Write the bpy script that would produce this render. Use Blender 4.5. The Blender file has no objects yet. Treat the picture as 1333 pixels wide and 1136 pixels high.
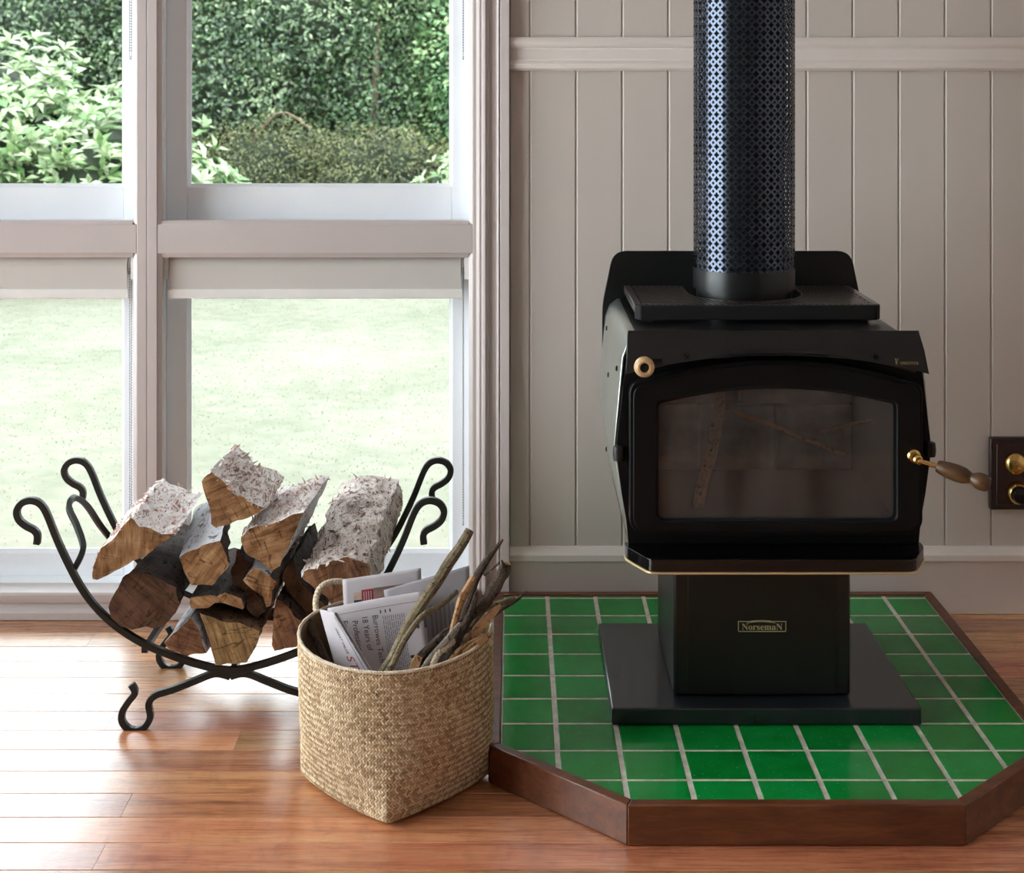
import bpy, bmesh, math, random
import numpy as np
from mathutils import Vector, Matrix, noise
random.seed(7)
rng = np.random.default_rng(7)
SC = bpy.context.scene
COL = SC.collection
# ------------------------------------------------------------------ camera, world, sun, lights, exposure
F, CX, CY, CAMY, CAMZ = 1965.0, 668.0, 105.0, -3.46, 1.22
cam = bpy.data.cameras.new('camera'); camo = bpy.data.objects.new('camera', cam); COL.objects.link(camo)
camo.location = (0, CAMY, CAMZ); camo.rotation_euler = (math.pi/2, 0, 0)
cam.sensor_width = 36; cam.sensor_fit = 'HORIZONTAL'; cam.lens = F/1333*36
cam.shift_x = -(CX-666.5)/1333; cam.shift_y = -(568-CY)/1333
cam.clip_start = .05; cam.clip_end = 200
cam.dof.use_dof = True; cam.dof.focus_distance = 2.75; cam.dof.aperture_fstop = 11
SC.camera = camo
SC.view_settings.view_transform = 'Standard'; SC.view_settings.look = 'None'
SC.view_settings.gamma = 1; SC.view_settings.use_curve_mapping = False
SC.view_settings.exposure = 0.0
w = bpy.data.worlds.new('overcast_sky'); SC.world = w; w.use_nodes = True
bg = w.node_tree.nodes['Background']; bg.inputs[0].default_value = (.85, .92, .98, 1); bg.inputs[1].default_value = 8.8
def light(name, typ, loc, target, energy, color=(1, 1, 1), size=None, angle=None):
    l = bpy.data.lights.new(name, typ); o = bpy.data.objects.new(name, l); COL.objects.link(o)
    o.location = loc; o.rotation_euler = (Vector(target)-Vector(loc)).to_track_quat('-Z', 'Y').to_euler()
    l.energy = energy; l.color = color
    if typ == 'AREA': l.shape = 'RECTANGLE'; l.size, l.size_y = size
    if angle: l.angle = angle
    return o
light('sun', 'SUN', (2.5, -3.2, 12), (0, 0, 0), 3.5, (1, .95, .86), angle=math.radians(4))
light('daylight_left_window', 'AREA', (-2.62, -1.36, 1.15), (0, -1.36, 1.15), 50, (1.0, .975, .96), (2.4, 2.2))

# ------------------------------------------------------------------ helpers
def X(px, d): return (px-CX)*d/F
def Z(py, d): return CAMZ-(py-CY)*d/F
def Y(d): return d+CAMY
def P(px, py, d): return Vector((X(px, d), Y(d), Z(py, d)))
def lin(c):
    return tuple((v/12.92 if v <= .04045 else ((v+.055)/1.055)**2.4) for v in [q/255 for q in c])
W = {}
class MB:
    def __init__(s): s.v = []; s.f = []; s.m = []
    def add(s, vs, fs, mi=0):
        o = len(s.v); s.v += [tuple(q) for q in vs]; s.f += [tuple(i+o for i in f) for f in fs]; s.m += [mi]*len(fs)
        return s
    def box(s, x0, x1, y0, y1, z0, z1, mi=0):
        return s.add([(x, y, z) for x in (x0, x1) for y in (y0, y1) for z in (z0, z1)],
                     [(0, 1, 3, 2), (4, 6, 7, 5), (0, 4, 5, 1), (2, 3, 7, 6), (0, 2, 6, 4), (1, 5, 7, 3)], mi)
    def prism(s, poly, axis, a0, a1, mi=0, poly2=None):
        """poly in the plane across axis: x->(y,z)  y->(x,z)  z->(x,y)"""
        def pt(p, a): return {'x': (a, p[0], p[1]), 'y': (p[0], a, p[1]), 'z': (p[0], p[1], a)}[axis]
        n = len(poly); q = poly2 or poly
        return s.add([pt(p, a0) for p in poly]+[pt(p, a1) for p in q],
                     [tuple(range(n))[::-1], tuple(range(n, 2*n))]+[(i, (i+1) % n, n+(i+1) % n, n+i) for i in range(n)], mi)
    def tube(s, path, r, n=8, mi=0, square=False, caps=True, twist=0):
        path = [Vector(p) for p in path]; K = len(path); rs = r if isinstance(r, (list, tuple)) else [r]*K
        t0 = (path[1]-path[0]).normalized()
        nrm = t0.orthogonal() if not square else (Vector((0, 1, 0)) if abs(t0.y) < .9 else Vector((0, 0, 1)))
        vs = []; fs = []
        for k in range(K):
            t = (path[min(k+1, K-1)]-path[max(k-1, 0)]).normalized()
            nrm = (nrm-t*nrm.dot(t)).normalized(); b = t.cross(nrm)
            for i in range(n):
                a = 2*math.pi*i/n+(math.pi/4 if square else 0)+twist
                rr = rs[k]*(1.414 if square else 1)
                vs.append(path[k]+nrm*math.cos(a)*rr+b*math.sin(a)*rr)
        for k in range(K-1):
            for i in range(n):
                j = (i+1) % n; fs.append((k*n+i, k*n+j, (k+1)*n+j, (k+1)*n+i))
        if caps: fs += [tuple(range(n))[::-1], tuple(range((K-1)*n, K*n))]
        return s.add(vs, fs, mi)
    def lathe(s, prof, org, axis, n=24, mi=0):
        """prof: (radius, distance along axis)"""
        ax = Vector(axis).normalized(); u = ax.orthogonal().normalized(); v = ax.cross(u); org = Vector(org)
        vs = []; K = len(prof)
        for r, t in prof:
            for i in range(n):
                a = 2*math.pi*i/n; vs.append(org+ax*t+(u*math.cos(a)+v*math.sin(a))*max(r, 1e-5))
        fs = [(k*n+i, k*n+(i+1) % n, (k+1)*n+(i+1) % n, (k+1)*n+i) for k in range(K-1) for i in range(n)]
        fs += [tuple(range(n))[::-1], tuple(range((K-1)*n, K*n))]
        return s.add(vs, fs, mi)
    def ring(s, outer, inner, axis, a0, a1, mi=0):
        """plate with a hole: outer and inner polygons of the same length"""
        def pt(p, a): return {'x': (a, p[0], p[1]), 'y': (p[0], a, p[1]), 'z': (p[0], p[1], a)}[axis]
        n = len(outer)
        vs = [pt(p, a) for a in (a0, a1) for q in (outer, inner) for p in q]
        fs = []
        for i in range(n):
            j = (i+1) % n
            fs += [(i, j, n+j, n+i), (2*n+j, 2*n+i, 3*n+i, 3*n+j), (j, i, 2*n+i, 2*n+j), (n+i, n+j, 3*n+j, 3*n+i)]
        return s.add(vs, fs, mi)
def make_mesh(name, v, f, sharp=38):
    me = bpy.data.meshes.new(name); me.from_pydata(v, [], f); me.update()
    if sharp is not None:
        bm = bmesh.new(); bm.from_mesh(me); bmesh.ops.recalc_face_normals(bm, faces=bm.faces)
        for fc in bm.faces: fc.smooth = True
        lim = math.radians(sharp)
        for e in bm.edges:
            if len(e.link_faces) != 2 or e.calc_face_angle(3.2) > lim: e.smooth = False
        bm.to_mesh(me); bm.free()
    return me
def put(o, parent, loc):
    COL.objects.link(o)
    if parent is not None: o.parent = parent; o.location = Vector(loc)-W[parent.name]
    else: o.location = loc
    W[o.name] = Vector(loc)
    return o
def obj(name, mb, mat, parent=None, loc=None, bevel=0, seg=2, sharp=38):
    v = mb.v; mats = mat if isinstance(mat, (list, tuple)) else [mat]
    if loc is None:
        if parent is not None: loc = W[parent.name]
        else:
            a = np.array(v); lo, hi = a.min(0), a.max(0); loc = ((lo[0]+hi[0])/2, (lo[1]+hi[1])/2, lo[2])
    loc = Vector(loc)
    me = make_mesh(name, [(p[0]-loc.x, p[1]-loc.y, p[2]-loc.z) for p in v], mb.f, sharp)
    for m in mats: me.materials.append(m)
    if len(mats) > 1: me.polygons.foreach_set('material_index', mb.m)
    o = bpy.data.objects.new(name, me); put(o, parent, loc)
    if bevel:
        b = o.modifiers.new('bevel', 'BEVEL'); b.width = bevel; b.segments = seg; b.limit_method = 'ANGLE'; b.angle_limit = math.radians(40); b.use_clamp_overlap = True
    return o
def share(name, me, loc, parent=None, rot=(0, 0, 0)):
    o = bpy.data.objects.new(name, me); put(o, parent, loc); o.rotation_euler = rot; return o
def tag(o, label=None, cat=None, group=None, kind=None):
    for k, v in (('label', label), ('category', cat), ('group', group), ('kind', kind)):
        if v: o[k] = v
    return o
def thing(name, label, cat, loc, group=None):
    o = bpy.data.objects.new(name, None); o.empty_display_size = .05; put(o, None, loc); return tag(o, label, cat, group)
def struct(name, mb, mat, **k): return tag(obj(name, mb, mat, **k), kind='structure')
def text_mesh(body, size, spacing=1.0):
    cu = bpy.data.curves.new('txt', 'FONT'); cu.body = body; cu.size = size; cu.align_x = 'CENTER'; cu.align_y = 'CENTER'; cu.space_character = spacing; cu.resolution_u = 3
    o = bpy.data.objects.new('txt', cu); COL.objects.link(o)
    dg = bpy.context.evaluated_depsgraph_get(); me = bpy.data.meshes.new_from_object(o.evaluated_get(dg))
    v = [tuple(p.co) for p in me.vertices]; f = [tuple(p.vertices) for p in me.polygons]
    bpy.data.objects.remove(o); bpy.data.curves.remove(cu); bpy.data.meshes.remove(me)
    return v, f
def smooth_path(pts, k=6):
    pts = [Vector(p) for p in pts]; out = []
    for i in range(len(pts)-1):
        p0, p1, p2, p3 = pts[max(i-1, 0)], pts[i], pts[i+1], pts[min(i+2, len(pts)-1)]
        for j in range(k):
            t = j/k
            out.append(.5*((2*p1)+(p2-p0)*t+(2*p0-5*p1+4*p2-p3)*t*t+(3*p1-p0-3*p2+p3)*t**3))
    return out+[pts[-1]]
def smooth_r(rs, k=6):
    out = []
    for i in range(len(rs)-1): out += [rs[i]+(rs[i+1]-rs[i])*j/k for j in range(k)]
    return out+[rs[-1]]
def rounded(poly, r, k=5):
    """round the corners of a 2-D polygon; r may be a list"""
    n = len(poly); out = []
    for i in range(n):
        p, a, b = Vector(poly[i]), Vector(poly[i-1]), Vector(poly[(i+1) % n]); rr = r[i] if isinstance(r, (list, tuple)) else r
        da, db = (a-p), (b-p); la, lb = min(rr, da.length*.49), min(rr, db.length*.49)
        s, e = p+da.normalized()*la, p+db.normalized()*lb
        for j in range(k+1):
            t = j/k; q = s*(1-t)**2+p*2*t*(1-t)+e*t*t; out.append((q.x, q.y))
    return out

# ------------------------------------------------------------------ materials
def NT(name):
    m = bpy.data.materials.new(name); m.use_nodes = True; nt = m.node_tree
    return m, nt, nt.nodes['Principled BSDF']
def N(nt, typ, ins=None, **props):
    n = nt.nodes.new(typ)
    for k, v in props.items(): setattr(n, k, v)
    for k, v in (ins or {}).items():
        if isinstance(v, bpy.types.NodeSocket): nt.links.new(v, n.inputs[k])
        else: n.inputs[k].default_value = v
    return n
def setin(nt, node, **k):
    for a, v in k.items():
        a = a.replace('_', ' ')
        if isinstance(v, bpy.types.NodeSocket): nt.links.new(v, node.inputs[a])
        else: node.inputs[a].default_value = v
def ramp(nt, fac, stops, interp='LINEAR'):
    n = N(nt, 'ShaderNodeValToRGB', {'Fac': fac}); cr = n.color_ramp; cr.interpolation = interp
    while len(cr.elements) < len(stops): cr.elements.new(.5)
    for e, (p, c) in zip(cr.elements, stops): e.position = p; e.color = (*c, 1) if len(c) == 3 else c
    return n.outputs['Color']
def coords(nt, scale=(1, 1, 1), rot=(0, 0, 0), kind='Object', offs=None):
    tc = N(nt, 'ShaderNodeTexCoord'); mp = N(nt, 'ShaderNodeMapping', {'Vector': tc.outputs[kind], 'Scale': scale, 'Rotation': rot})
    if offs is not None: nt.links.new(offs, mp.inputs['Location'])
    return mp.outputs['Vector']
def noi(nt, vec, scale, detail=4, rough=.55, dist=0): return N(nt, 'ShaderNodeTexNoise', {'Vector': vec, 'Scale': scale, 'Detail': detail, 'Roughness': rough, 'Distortion': dist}).outputs['Fac']
def bump(nt, h, strength=.3, dist=.002, normal=None):
    d = {'Height': h, 'Strength': strength, 'Distance': dist}
    if normal: d['Normal'] = normal
    return N(nt, 'ShaderNodeBump', d).outputs['Normal']
def mixc(nt, f, a, b, mode='MIX'):
    n = N(nt, 'ShaderNodeMix', data_type='RGBA', blend_type=mode)
    for i, v in ((0, f), (6, a), (7, b)):
        if isinstance(v, bpy.types.NodeSocket): nt.links.new(v, n.inputs[i])
        else: n.inputs[i].default_value = v if i == 0 else (*v[:3], 1)
    return n.outputs[2]
def math_(nt, op, a, b=0.0):
    n = N(nt, 'ShaderNodeMath', operation=op)
    for i, v in ((0, a), (1, b)):
        if isinstance(v, bpy.types.NodeSocket): nt.links.new(v, n.inputs[i])
        else: n.inputs[i].default_value = v
    return n.outputs[0]
def plain(name, c, rough=.5, metal=0, var=.06, nscale=8, bmp=0, bscale=200, coat=0, rvar=0):
    m, nt, b = NT(name); c = lin(c); v = coords(nt)
    n1 = noi(nt, v, nscale)
    setin(nt, b, Base_Color=ramp(nt, n1, [(.3, tuple(q*(1-var) for q in c)), (.7, tuple(min(1, q*(1+var)) for q in c))]), Metallic=metal)
    if rvar: setin(nt, b, Roughness=N(nt, 'ShaderNodeMapRange', {'Value': noi(nt, v, nscale*3), 'From Min': .3, 'From Max': .7, 'To Min': rough-rvar, 'To Max': rough+rvar}).outputs[0])
    else: b.inputs['Roughness'].default_value = rough
    if bmp: setin(nt, b, Normal=bump(nt, noi(nt, v, bscale), bmp, .001))
    if coat: b.inputs['Coat Weight'].default_value = coat; b.inputs['Coat Roughness'].default_value = .08
    return m
M = {}
M['wall'] = plain('cream_wall_paint', (208, 198, 190), .45, bmp=.05, var=.02, nscale=3)
M['panelling'] = plain('timber_panelling', (196, 186, 176), .5, var=.3, nscale=5)
M['trim'] = plain('white_gloss_trim', (200, 189, 186), .3, var=.02, bmp=.04, bscale=60)
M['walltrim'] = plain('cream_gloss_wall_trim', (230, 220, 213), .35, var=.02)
M['sash'] = plain('cool_white_sash', (246, 249, 254), .3, var=.02)
M['sillwood'] = plain('worn_sill_timber', (214, 186, 150), .5, var=.2, nscale=20)
M['blind'] = plain('grey_blind_fabric', (204, 198, 192), .8, var=.02, bmp=.1, bscale=900)
M['blindrail'] = plain('blind_rail', (238, 234, 230), .4)
M['bracket'] = plain('white_bracket', (235, 235, 235), .35)
M['chain'] = plain('bead_chain', (150, 148, 145), .4)
M['black'] = plain('black_stove_enamel', (13, 14, 15), .4, var=.25, nscale=14, bmp=.06, bscale=500, rvar=.06)
M['black'].node_tree.nodes['Principled BSDF'].inputs['Specular IOR Level'].default_value = .45
M['plateblack'] = plain('blue_black_steel_plate', (27, 31, 37), .38, var=.15, nscale=9, coat=.4)
M['doorblack'] = plain('matt_black_cast_door', (13, 14, 15), .42, var=.25, nscale=14, bmp=.06, bscale=500)
M['doorblack'].node_tree.nodes['Principled BSDF'].inputs['Specular IOR Level'].default_value = .2
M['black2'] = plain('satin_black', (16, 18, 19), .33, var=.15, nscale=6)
M['jacket'] = plain('painted_sheen_jacket', (152, 162, 156), .3, metal=.7, var=.1, nscale=6, coat=1.0)  # light metallic base stands in for the grazing reflection on dark enamel
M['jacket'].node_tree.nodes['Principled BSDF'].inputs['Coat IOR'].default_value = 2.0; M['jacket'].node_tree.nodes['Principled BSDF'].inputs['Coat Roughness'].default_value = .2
M['gloss'] = plain('gloss_black_lip', (10, 11, 13), .13, var=.1)
M['castiron'] = plain('rusty_cast_trivet', (40, 31, 29), .34, var=.3, nscale=30, bmp=.05, bscale=300, coat=.5)
M['flue'] = plain('perforated_flue_black', (70, 76, 88), .22, metal=.9, var=.1)
M['soot'] = plain('soot_black', (9, 9, 9), .85)
M['iron'] = plain('wrought_iron', (30, 32, 30), .38, var=.25, nscale=40, bmp=.15, bscale=350, metal=.2)
M['gold'] = plain('gold_trim', (226, 198, 150), .42, metal=.6)
M['brass'] = plain('polished_brass', (216, 180, 112), .22, metal=1, var=.1)
M['badge'] = plain('gilt_lettering', (190, 178, 140), .4, metal=.2)
M['badgedim'] = plain('faded_gilt_lettering', (168, 148, 100), .5, metal=.2)
M['switchblack'] = plain('black_switch', (10, 11, 14), .25)
M['grout'] = plain('pale_grout', (205, 200, 188), .85, var=.25, nscale=45, bmp=.4, bscale=200)
M['paper'] = plain('newsprint', (186, 178, 182), .85, var=.05, nscale=25)
M['paper2'] = plain('newsprint_grey', (150, 144, 148), .85, var=.1, nscale=18)
M['ink'] = plain('black_ink', (38, 38, 42), .8)
M['inkgrey'] = plain('grey_ink', (120, 117, 122), .8)
M['inkred'] = plain('red_ink', (150, 40, 48), .8)
M['inknavy'] = plain('navy_ink', (44, 46, 68), .8)
M['inkbrown'] = plain('photo_ink_brown', (132, 104, 92), .8, var=.4, nscale=40)
M['inkskin'] = plain('photo_ink_tan', (190, 160, 142), .8, var=.2, nscale=50)
M['rope'] = plain('pale_rope', (216, 200, 176), .85, var=.12, nscale=60, bmp=.3, bscale=300)
M['fibre'] = plain('chipped_bark_fibre', (150, 110, 80), .85, var=.3)

def wood(name, dark, mid, light_, scale=(3, 30, 30), rough=.3, objrand=True, coat=0, detail=5, fig=0):
    m, nt, b = NT(name); oi = N(nt, 'ShaderNodeObjectInfo')
    offs = N(nt, 'ShaderNodeCombineXYZ', {'X': math_(nt, 'MULTIPLY', oi.outputs['Random'], 37.0), 'Y': math_(nt, 'MULTIPLY', oi.outputs['Random'], 11.0), 'Z': oi.outputs['Random']}).outputs[0]
    v = coords(nt, scale, offs=offs)
    n1 = noi(nt, v, 1.0, detail, .6, .6); n2 = noi(nt, v, 5.0, 3, .6, .2)
    f = math_(nt, 'ADD', math_(nt, 'MULTIPLY', n1, .72), math_(nt, 'MULTIPLY', n2, .28))
    c = ramp(nt, f, [(.28, lin(dark)), (.5, lin(mid)), (.72, lin(light_))])
    if fig:
        vv = coords(nt, (26, 9, 9), (0, 0, .5), offs=offs); nn = noi(nt, vv, 1.0, 3, .5, 1.2)
        c = mixc(nt, math_(nt, 'MULTIPLY', N(nt, 'ShaderNodeMapRange', {'Value': nn, 'From Min': .5, 'From Max': .7}).outputs[0], fig), c, lin(dark))
    if objrand:
        hv = N(nt, 'ShaderNodeHueSaturation', {'Color': c, 'Value': N(nt, 'ShaderNodeMapRange', {'Value': oi.outputs['Random'], 'To Min': .6, 'To Max': 1.18}).outputs[0],
                                              'Hue': N(nt, 'ShaderNodeMapRange', {'Value': math_(nt, 'FRACT', math_(nt, 'MULTIPLY', oi.outputs['Random'], 7.3)), 'To Min': .478, 'To Max': .512}).outputs[0]})
        c = hv.outputs[0]
    setin(nt, b, Base_Color=c, Roughness=math_(nt, 'ADD', math_(nt, 'MULTIPLY', n2, .16), rough-.08), Normal=bump(nt, n2, .08, .001))
    if coat: b.inputs['Coat Weight'].default_value = coat; b.inputs['Coat Roughness'].default_value = .34; b.inputs['Coat IOR'].default_value = 1.6; b.inputs['IOR'].default_value = 1.55
    return m
M['plank'] = wood('varnished_floorboard', (132, 78, 44), (216, 146, 94), (242, 190, 134), (2.2, 38, 38), .28, coat=1.0, fig=.3)
M['edge'] = wood('dark_hearth_edging', (54, 28, 18), (100, 56, 34), (130, 78, 50), (6, 40, 40), .32, objrand=False)
M['switchwood'] = wood('dark_mahogany', (24, 10, 9), (40, 17, 15), (54, 25, 20), (30, 30, 8), .3, objrand=False)
M['handlewood'] = wood('worn_turned_wood', (40, 26, 14), (84, 56, 30), (116, 82, 44), (20, 40, 40), .4, objrand=False)
M['knobwood'] = wood('pale_turned_wood', (170, 130, 86), (204, 168, 122), (222, 190, 148), (30, 30, 30), .4, objrand=False)

def tilemat():
    m, nt, b = NT('green_glazed_tile'); oi = N(nt, 'ShaderNodeObjectInfo'); v = coords(nt, offs=N(nt, 'ShaderNodeCombineXYZ', {'X': math_(nt, 'MULTIPLY', oi.outputs['Random'], 9.0)}).outputs[0])
    n = noi(nt, v, 18, 5); n2 = noi(nt, v, 140, 2)
    f = math_(nt, 'ADD', math_(nt, 'MULTIPLY', n, .7), math_(nt, 'MULTIPLY', oi.outputs['Random'], .3))
    c = ramp(nt, f, [(.15, lin((4, 110, 38))), (.5, lin((8, 138, 54))), (.85, lin((26, 156, 76)))])
    c = mixc(nt, N(nt, 'ShaderNodeMapRange', {'Value': n2, 'From Min': .66, 'From Max': .74, 'To Max': .35}).outputs[0], c, lin((150, 180, 150)))
    b.inputs['Specular IOR Level'].default_value = .32
    setin(nt, b, Base_Color=c, Roughness=N(nt, 'ShaderNodeMapRange', {'Value': noi(nt, v, 30, 4), 'From Min': .35, 'From Max': .7, 'To Min': .12, 'To Max': .19}).outputs[0], Normal=bump(nt, noi(nt, v, 25, 2), .12, .002))
    return m
M['tile'] = tilemat()
def glassmat(name, tint=(1, 1, 1), refl=1.0, dirt=0.0):
    m, nt, b = NT(name); nt.nodes.remove(b); out = nt.nodes['Material Output']
    fr = N(nt, 'ShaderNodeFresnel', {'IOR': 1.45}); tr = N(nt, 'ShaderNodeBsdfTransparent', {'Color': (*tint, 1)}); gl = N(nt, 'ShaderNodeBsdfGlossy', {'Roughness': .02})
    s = N(nt, 'ShaderNodeMixShader', {0: math_(nt, 'MULTIPLY', fr.outputs[0], refl), 1: tr.outputs[0], 2: gl.outputs[0]})
    if dirt:
        df = N(nt, 'ShaderNodeBsdfDiffuse', {'Color': (.5, .45, .42, 1)}); v = coords(nt, (8, 8, 3)); 
        f = N(nt, 'ShaderNodeMapRange', {'Value': noi(nt, v, 1.6, 5), 'From Min': .35, 'From Max': .75, 'To Min': dirt*.4, 'To Max': dirt*1.6}).outputs[0]
        s = N(nt, 'ShaderNodeMixShader', {0: f, 1: s.outputs[0], 2: df.outputs[0]})
    nt.links.new(s.outputs[0], out.inputs[0]); return m
M['glass'] = glassmat('window_glass', (.97, .99, .98), 1.0)
M['stoveglass'] = glassmat('smoky_stove_glass', (.9, .87, .85), .6, .09)

def barkmat(name, base, dark, spec, sc=1.0, rough=.9, amount=.5, bm=.9):
    m, nt, b = NT(name); v = coords(nt)
    n1 = noi(nt, v, 60*sc, 6, .65, .8); n2 = noi(nt, v, 14*sc, 3); vv = coords(nt, (1, .35, 1)); n3 = noi(nt, vv, 130*sc, 3, .6, 1.5)
    c = ramp(nt, n2, [(.3, lin(dark)), (.6, lin(base))])
    c = mixc(nt, amount, lin(base), c)
    c = mixc(nt, N(nt, 'ShaderNodeMapRange', {'Value': n3, 'From Min': .56, 'From Max': .64}).outputs[0], c, lin(spec))
    c = mixc(nt, N(nt, 'ShaderNodeMapRange', {'Value': n1, 'From Min': .58, 'From Max': .7, 'To Max': .8}).outputs[0], c, lin(dark))
    setin(nt, b, Base_Color=c, Roughness=rough, Normal=bump(nt, n1, bm, .006, bump(nt, n3, .5, .003)))
    b.inputs['Specular IOR Level'].default_value = .2
    return m
M['bark_pale'] = barkmat('pale_flaky_bark', (250, 244, 241), (220, 202, 195), (150, 104, 96), bm=.5)
M['bark_mottled'] = barkmat('mottled_bark', (244, 233, 226), (184, 162, 152), (92, 72, 68), 1.2, amount=.6, bm=.6)
M['bark_dark'] = barkmat('dark_bark', (96, 84, 80), (38, 30, 28), (18, 14, 13), .8, amount=.9)
M['bark_brown'] = barkmat('shaggy_brown_bark', (146, 112, 90), (70, 48, 38), (34, 24, 20), 1.0, amount=.9)
M['split'] = barkmat('grey_split_timber', (206, 206, 210), (168, 164, 164), (110, 104, 104), .5, amount=.4)
def endmat(name, dark, mid, light_, ang=.7):
    m, nt, b = NT(name); oi = N(nt, 'ShaderNodeObjectInfo')
    vr = N(nt, 'ShaderNodeVectorRotate', {'Vector': coords(nt), 'Axis': (0, 1, 0), 'Angle': math_(nt, 'MULTIPLY', oi.outputs['Random'], 6.0)}, rotation_type='AXIS_ANGLE')
    mp = N(nt, 'ShaderNodeMapping', {'Vector': vr.outputs[0], 'Scale': (9, 30, 75)}).outputs[0]
    n1 = noi(nt, mp, 1.3, 6, .65, .9); n2 = noi(nt, coords(nt), 22, 4, .6); 
    f = math_(nt, 'ADD', math_(nt, 'MULTIPLY', n1, .6), math_(nt, 'MULTIPLY', n2, .4))
    c = ramp(nt, f, [(.34, lin(dark)), (.5, lin(mid)), (.66, lin(light_))])
    cr = noi(nt, N(nt, 'ShaderNodeMapping', {'Vector': vr.outputs[0], 'Scale': (30, 20, 5)}).outputs[0], 1.0, 2, .5, 1.2)
    c = mixc(nt, N(nt, 'ShaderNodeMapRange', {'Value': math_(nt, 'ABSOLUTE', math_(nt, 'SUBTRACT', cr, .5)), 'From Min': 0.0, 'From Max': .012, 'To Min': .75, 'To Max': 0.0}).outputs[0], c, lin((34, 22, 14)))
    setin(nt, b, Base_Color=c, Roughness=.85, Normal=bump(nt, n1, .55, .004)); b.inputs['Specular IOR Level'].default_value = .2
    return m
M['end'] = endmat('tan_end_grain', (84, 58, 38), (144, 106, 72), (186, 150, 110))
M['end_dark'] = endmat('dark_end_grain', (58, 40, 30), (92, 66, 50), (116, 86, 66))
M['end_yellow'] = endmat('straw_end_grain', (80, 60, 38), (142, 114, 76), (184, 156, 112))
M['end_red'] = endmat('reddish_end_grain', (68, 44, 32), (120, 84, 60), (158, 118, 88))
M['twig'] = barkmat('grey_green_twig_bark', (142, 128, 104), (86, 76, 58), (52, 46, 36), 1.4, amount=.8)
M['twig_dark'] = barkmat('dark_twig_bark', (96, 82, 72), (52, 42, 36), (30, 25, 22), 1.4, amount=.8)
M['twig_grey'] = barkmat('grey_twig_bark', (178, 168, 156), (124, 110, 98), (80, 70, 60), 1.3, amount=.6)
M['kindling'] = barkmat('split_kindling', (196, 156, 116), (156, 112, 76), (104, 70, 46), .8, amount=.6)

def leafmat(name, a, b_, c_, rough=.4, trans=.25, clump=False):
    m, nt, b = NT(name); g = N(nt, 'ShaderNodeNewGeometry'); oi = N(nt, 'ShaderNodeObjectInfo')
    f = math_(nt, 'FRACT', math_(nt, 'ADD', g.outputs['Random Per Island'], oi.outputs['Random']))
    if clump: f = math_(nt, 'ADD', math_(nt, 'MULTIPLY', f, .62), math_(nt, 'MULTIPLY', N(nt, 'ShaderNodeMapRange', {'Value': noi(nt, N(nt, 'ShaderNodeNewGeometry').outputs['Position'], 2.2, 3), 'From Min': .3, 'From Max': .7}).outputs[0], .38))
    c = ramp(nt, f, [(.24 if clump else .05, lin(a)), (.54 if clump else .5, lin(b_)), (.86 if clump else .95, lin(c_))])
    setin(nt, b, Base_Color=c, Roughness=rough)
    tl = N(nt, 'ShaderNodeBsdfTranslucent', {'Color': mixc(nt, .4, c, lin((110, 150, 60)))})
    s = N(nt, 'ShaderNodeMixShader', {0: trans, 1: b.outputs[0], 2: tl.outputs[0]})
    nt.links.new(s.outputs[0], nt.nodes['Material Output'].inputs[0]); return m
M['flake_bark_pale'] = leafmat('pale_bark_flake', (186, 136, 122), (236, 218, 210), (250, 245, 242), .9, .05)
M['flake_bark_mottled'] = leafmat('mottled_bark_flake', (130, 104, 94), (214, 196, 186), (244, 234, 228), .9, .05)
def weavemat(name, a, b_, c_):
    m, nt, b = NT(name); g = N(nt, 'ShaderNodeNewGeometry'); v = coords(nt)
    f = math_(nt, 'ADD', math_(nt, 'MULTIPLY', g.outputs['Random Per Island'], .65), math_(nt, 'MULTIPLY', noi(nt, v, 14, 3), .35))
    c = ramp(nt, f, [(.15, lin(a)), (.5, lin(b_)), (.85, lin(c_))])
    setin(nt, b, Base_Color=c, Roughness=.62, Normal=bump(nt, noi(nt, v, 400, 2), .2, .001)); return m
M['weave'] = weavemat('woven_seagrass', (156, 128, 94), (202, 174, 138), (230, 208, 174))
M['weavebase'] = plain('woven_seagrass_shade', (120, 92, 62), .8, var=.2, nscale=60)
M['leaf_bright'] = leafmat('bright_bush_leaf', (78, 111, 62), (125, 147, 101), (170, 178, 150))
M['leaf_dark'] = leafmat('dark_glossy_leaf', (27, 46, 26), (56, 82, 48), (132, 146, 112), .26, .12, True)
M['leaf_mid'] = leafmat('mid_green_leaf', (35, 61, 35), (73, 102, 63), (131, 146, 105), .34, .2, True)
M['leaf_vine'] = leafmat('fresh_vine_leaf', (51, 86, 49), (90, 127, 76), (148, 168, 119), .4, .2, True)
M['leaf_olive'] = leafmat('olive_scrub_leaf', (38, 46, 22), (76, 82, 44), (116, 114, 72), .55, .15, True)
M['trunk'] = barkmat('garden_trunk_bark', (112, 96, 82), (72, 58, 48), (46, 38, 32), .3)
M['earth'] = plain('leaf_litter_earth', (70, 60, 44), .95, var=.3)
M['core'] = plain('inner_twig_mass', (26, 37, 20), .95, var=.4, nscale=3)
def lawnmat():
    m, nt, b = NT('pale_lawn'); v = coords(nt); n = noi(nt, v, .9, 4); n2 = noi(nt, v, 9, 5, .7)
    f = math_(nt, 'ADD', math_(nt, 'MULTIPLY', n, .5), math_(nt, 'MULTIPLY', n2, .5))
    setin(nt, b, Base_Color=ramp(nt, f, [(.35, lin((74, 79, 61))), (.5, lin((91, 91, 78))), (.65, lin((104, 100, 89)))]), Roughness=.95); return m
M['lawn'] = lawnmat()
M['grass'] = leafmat('pale_grass_blade', (80, 86, 66), (94, 94, 79), (106, 102, 91), .8, .35)
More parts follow.
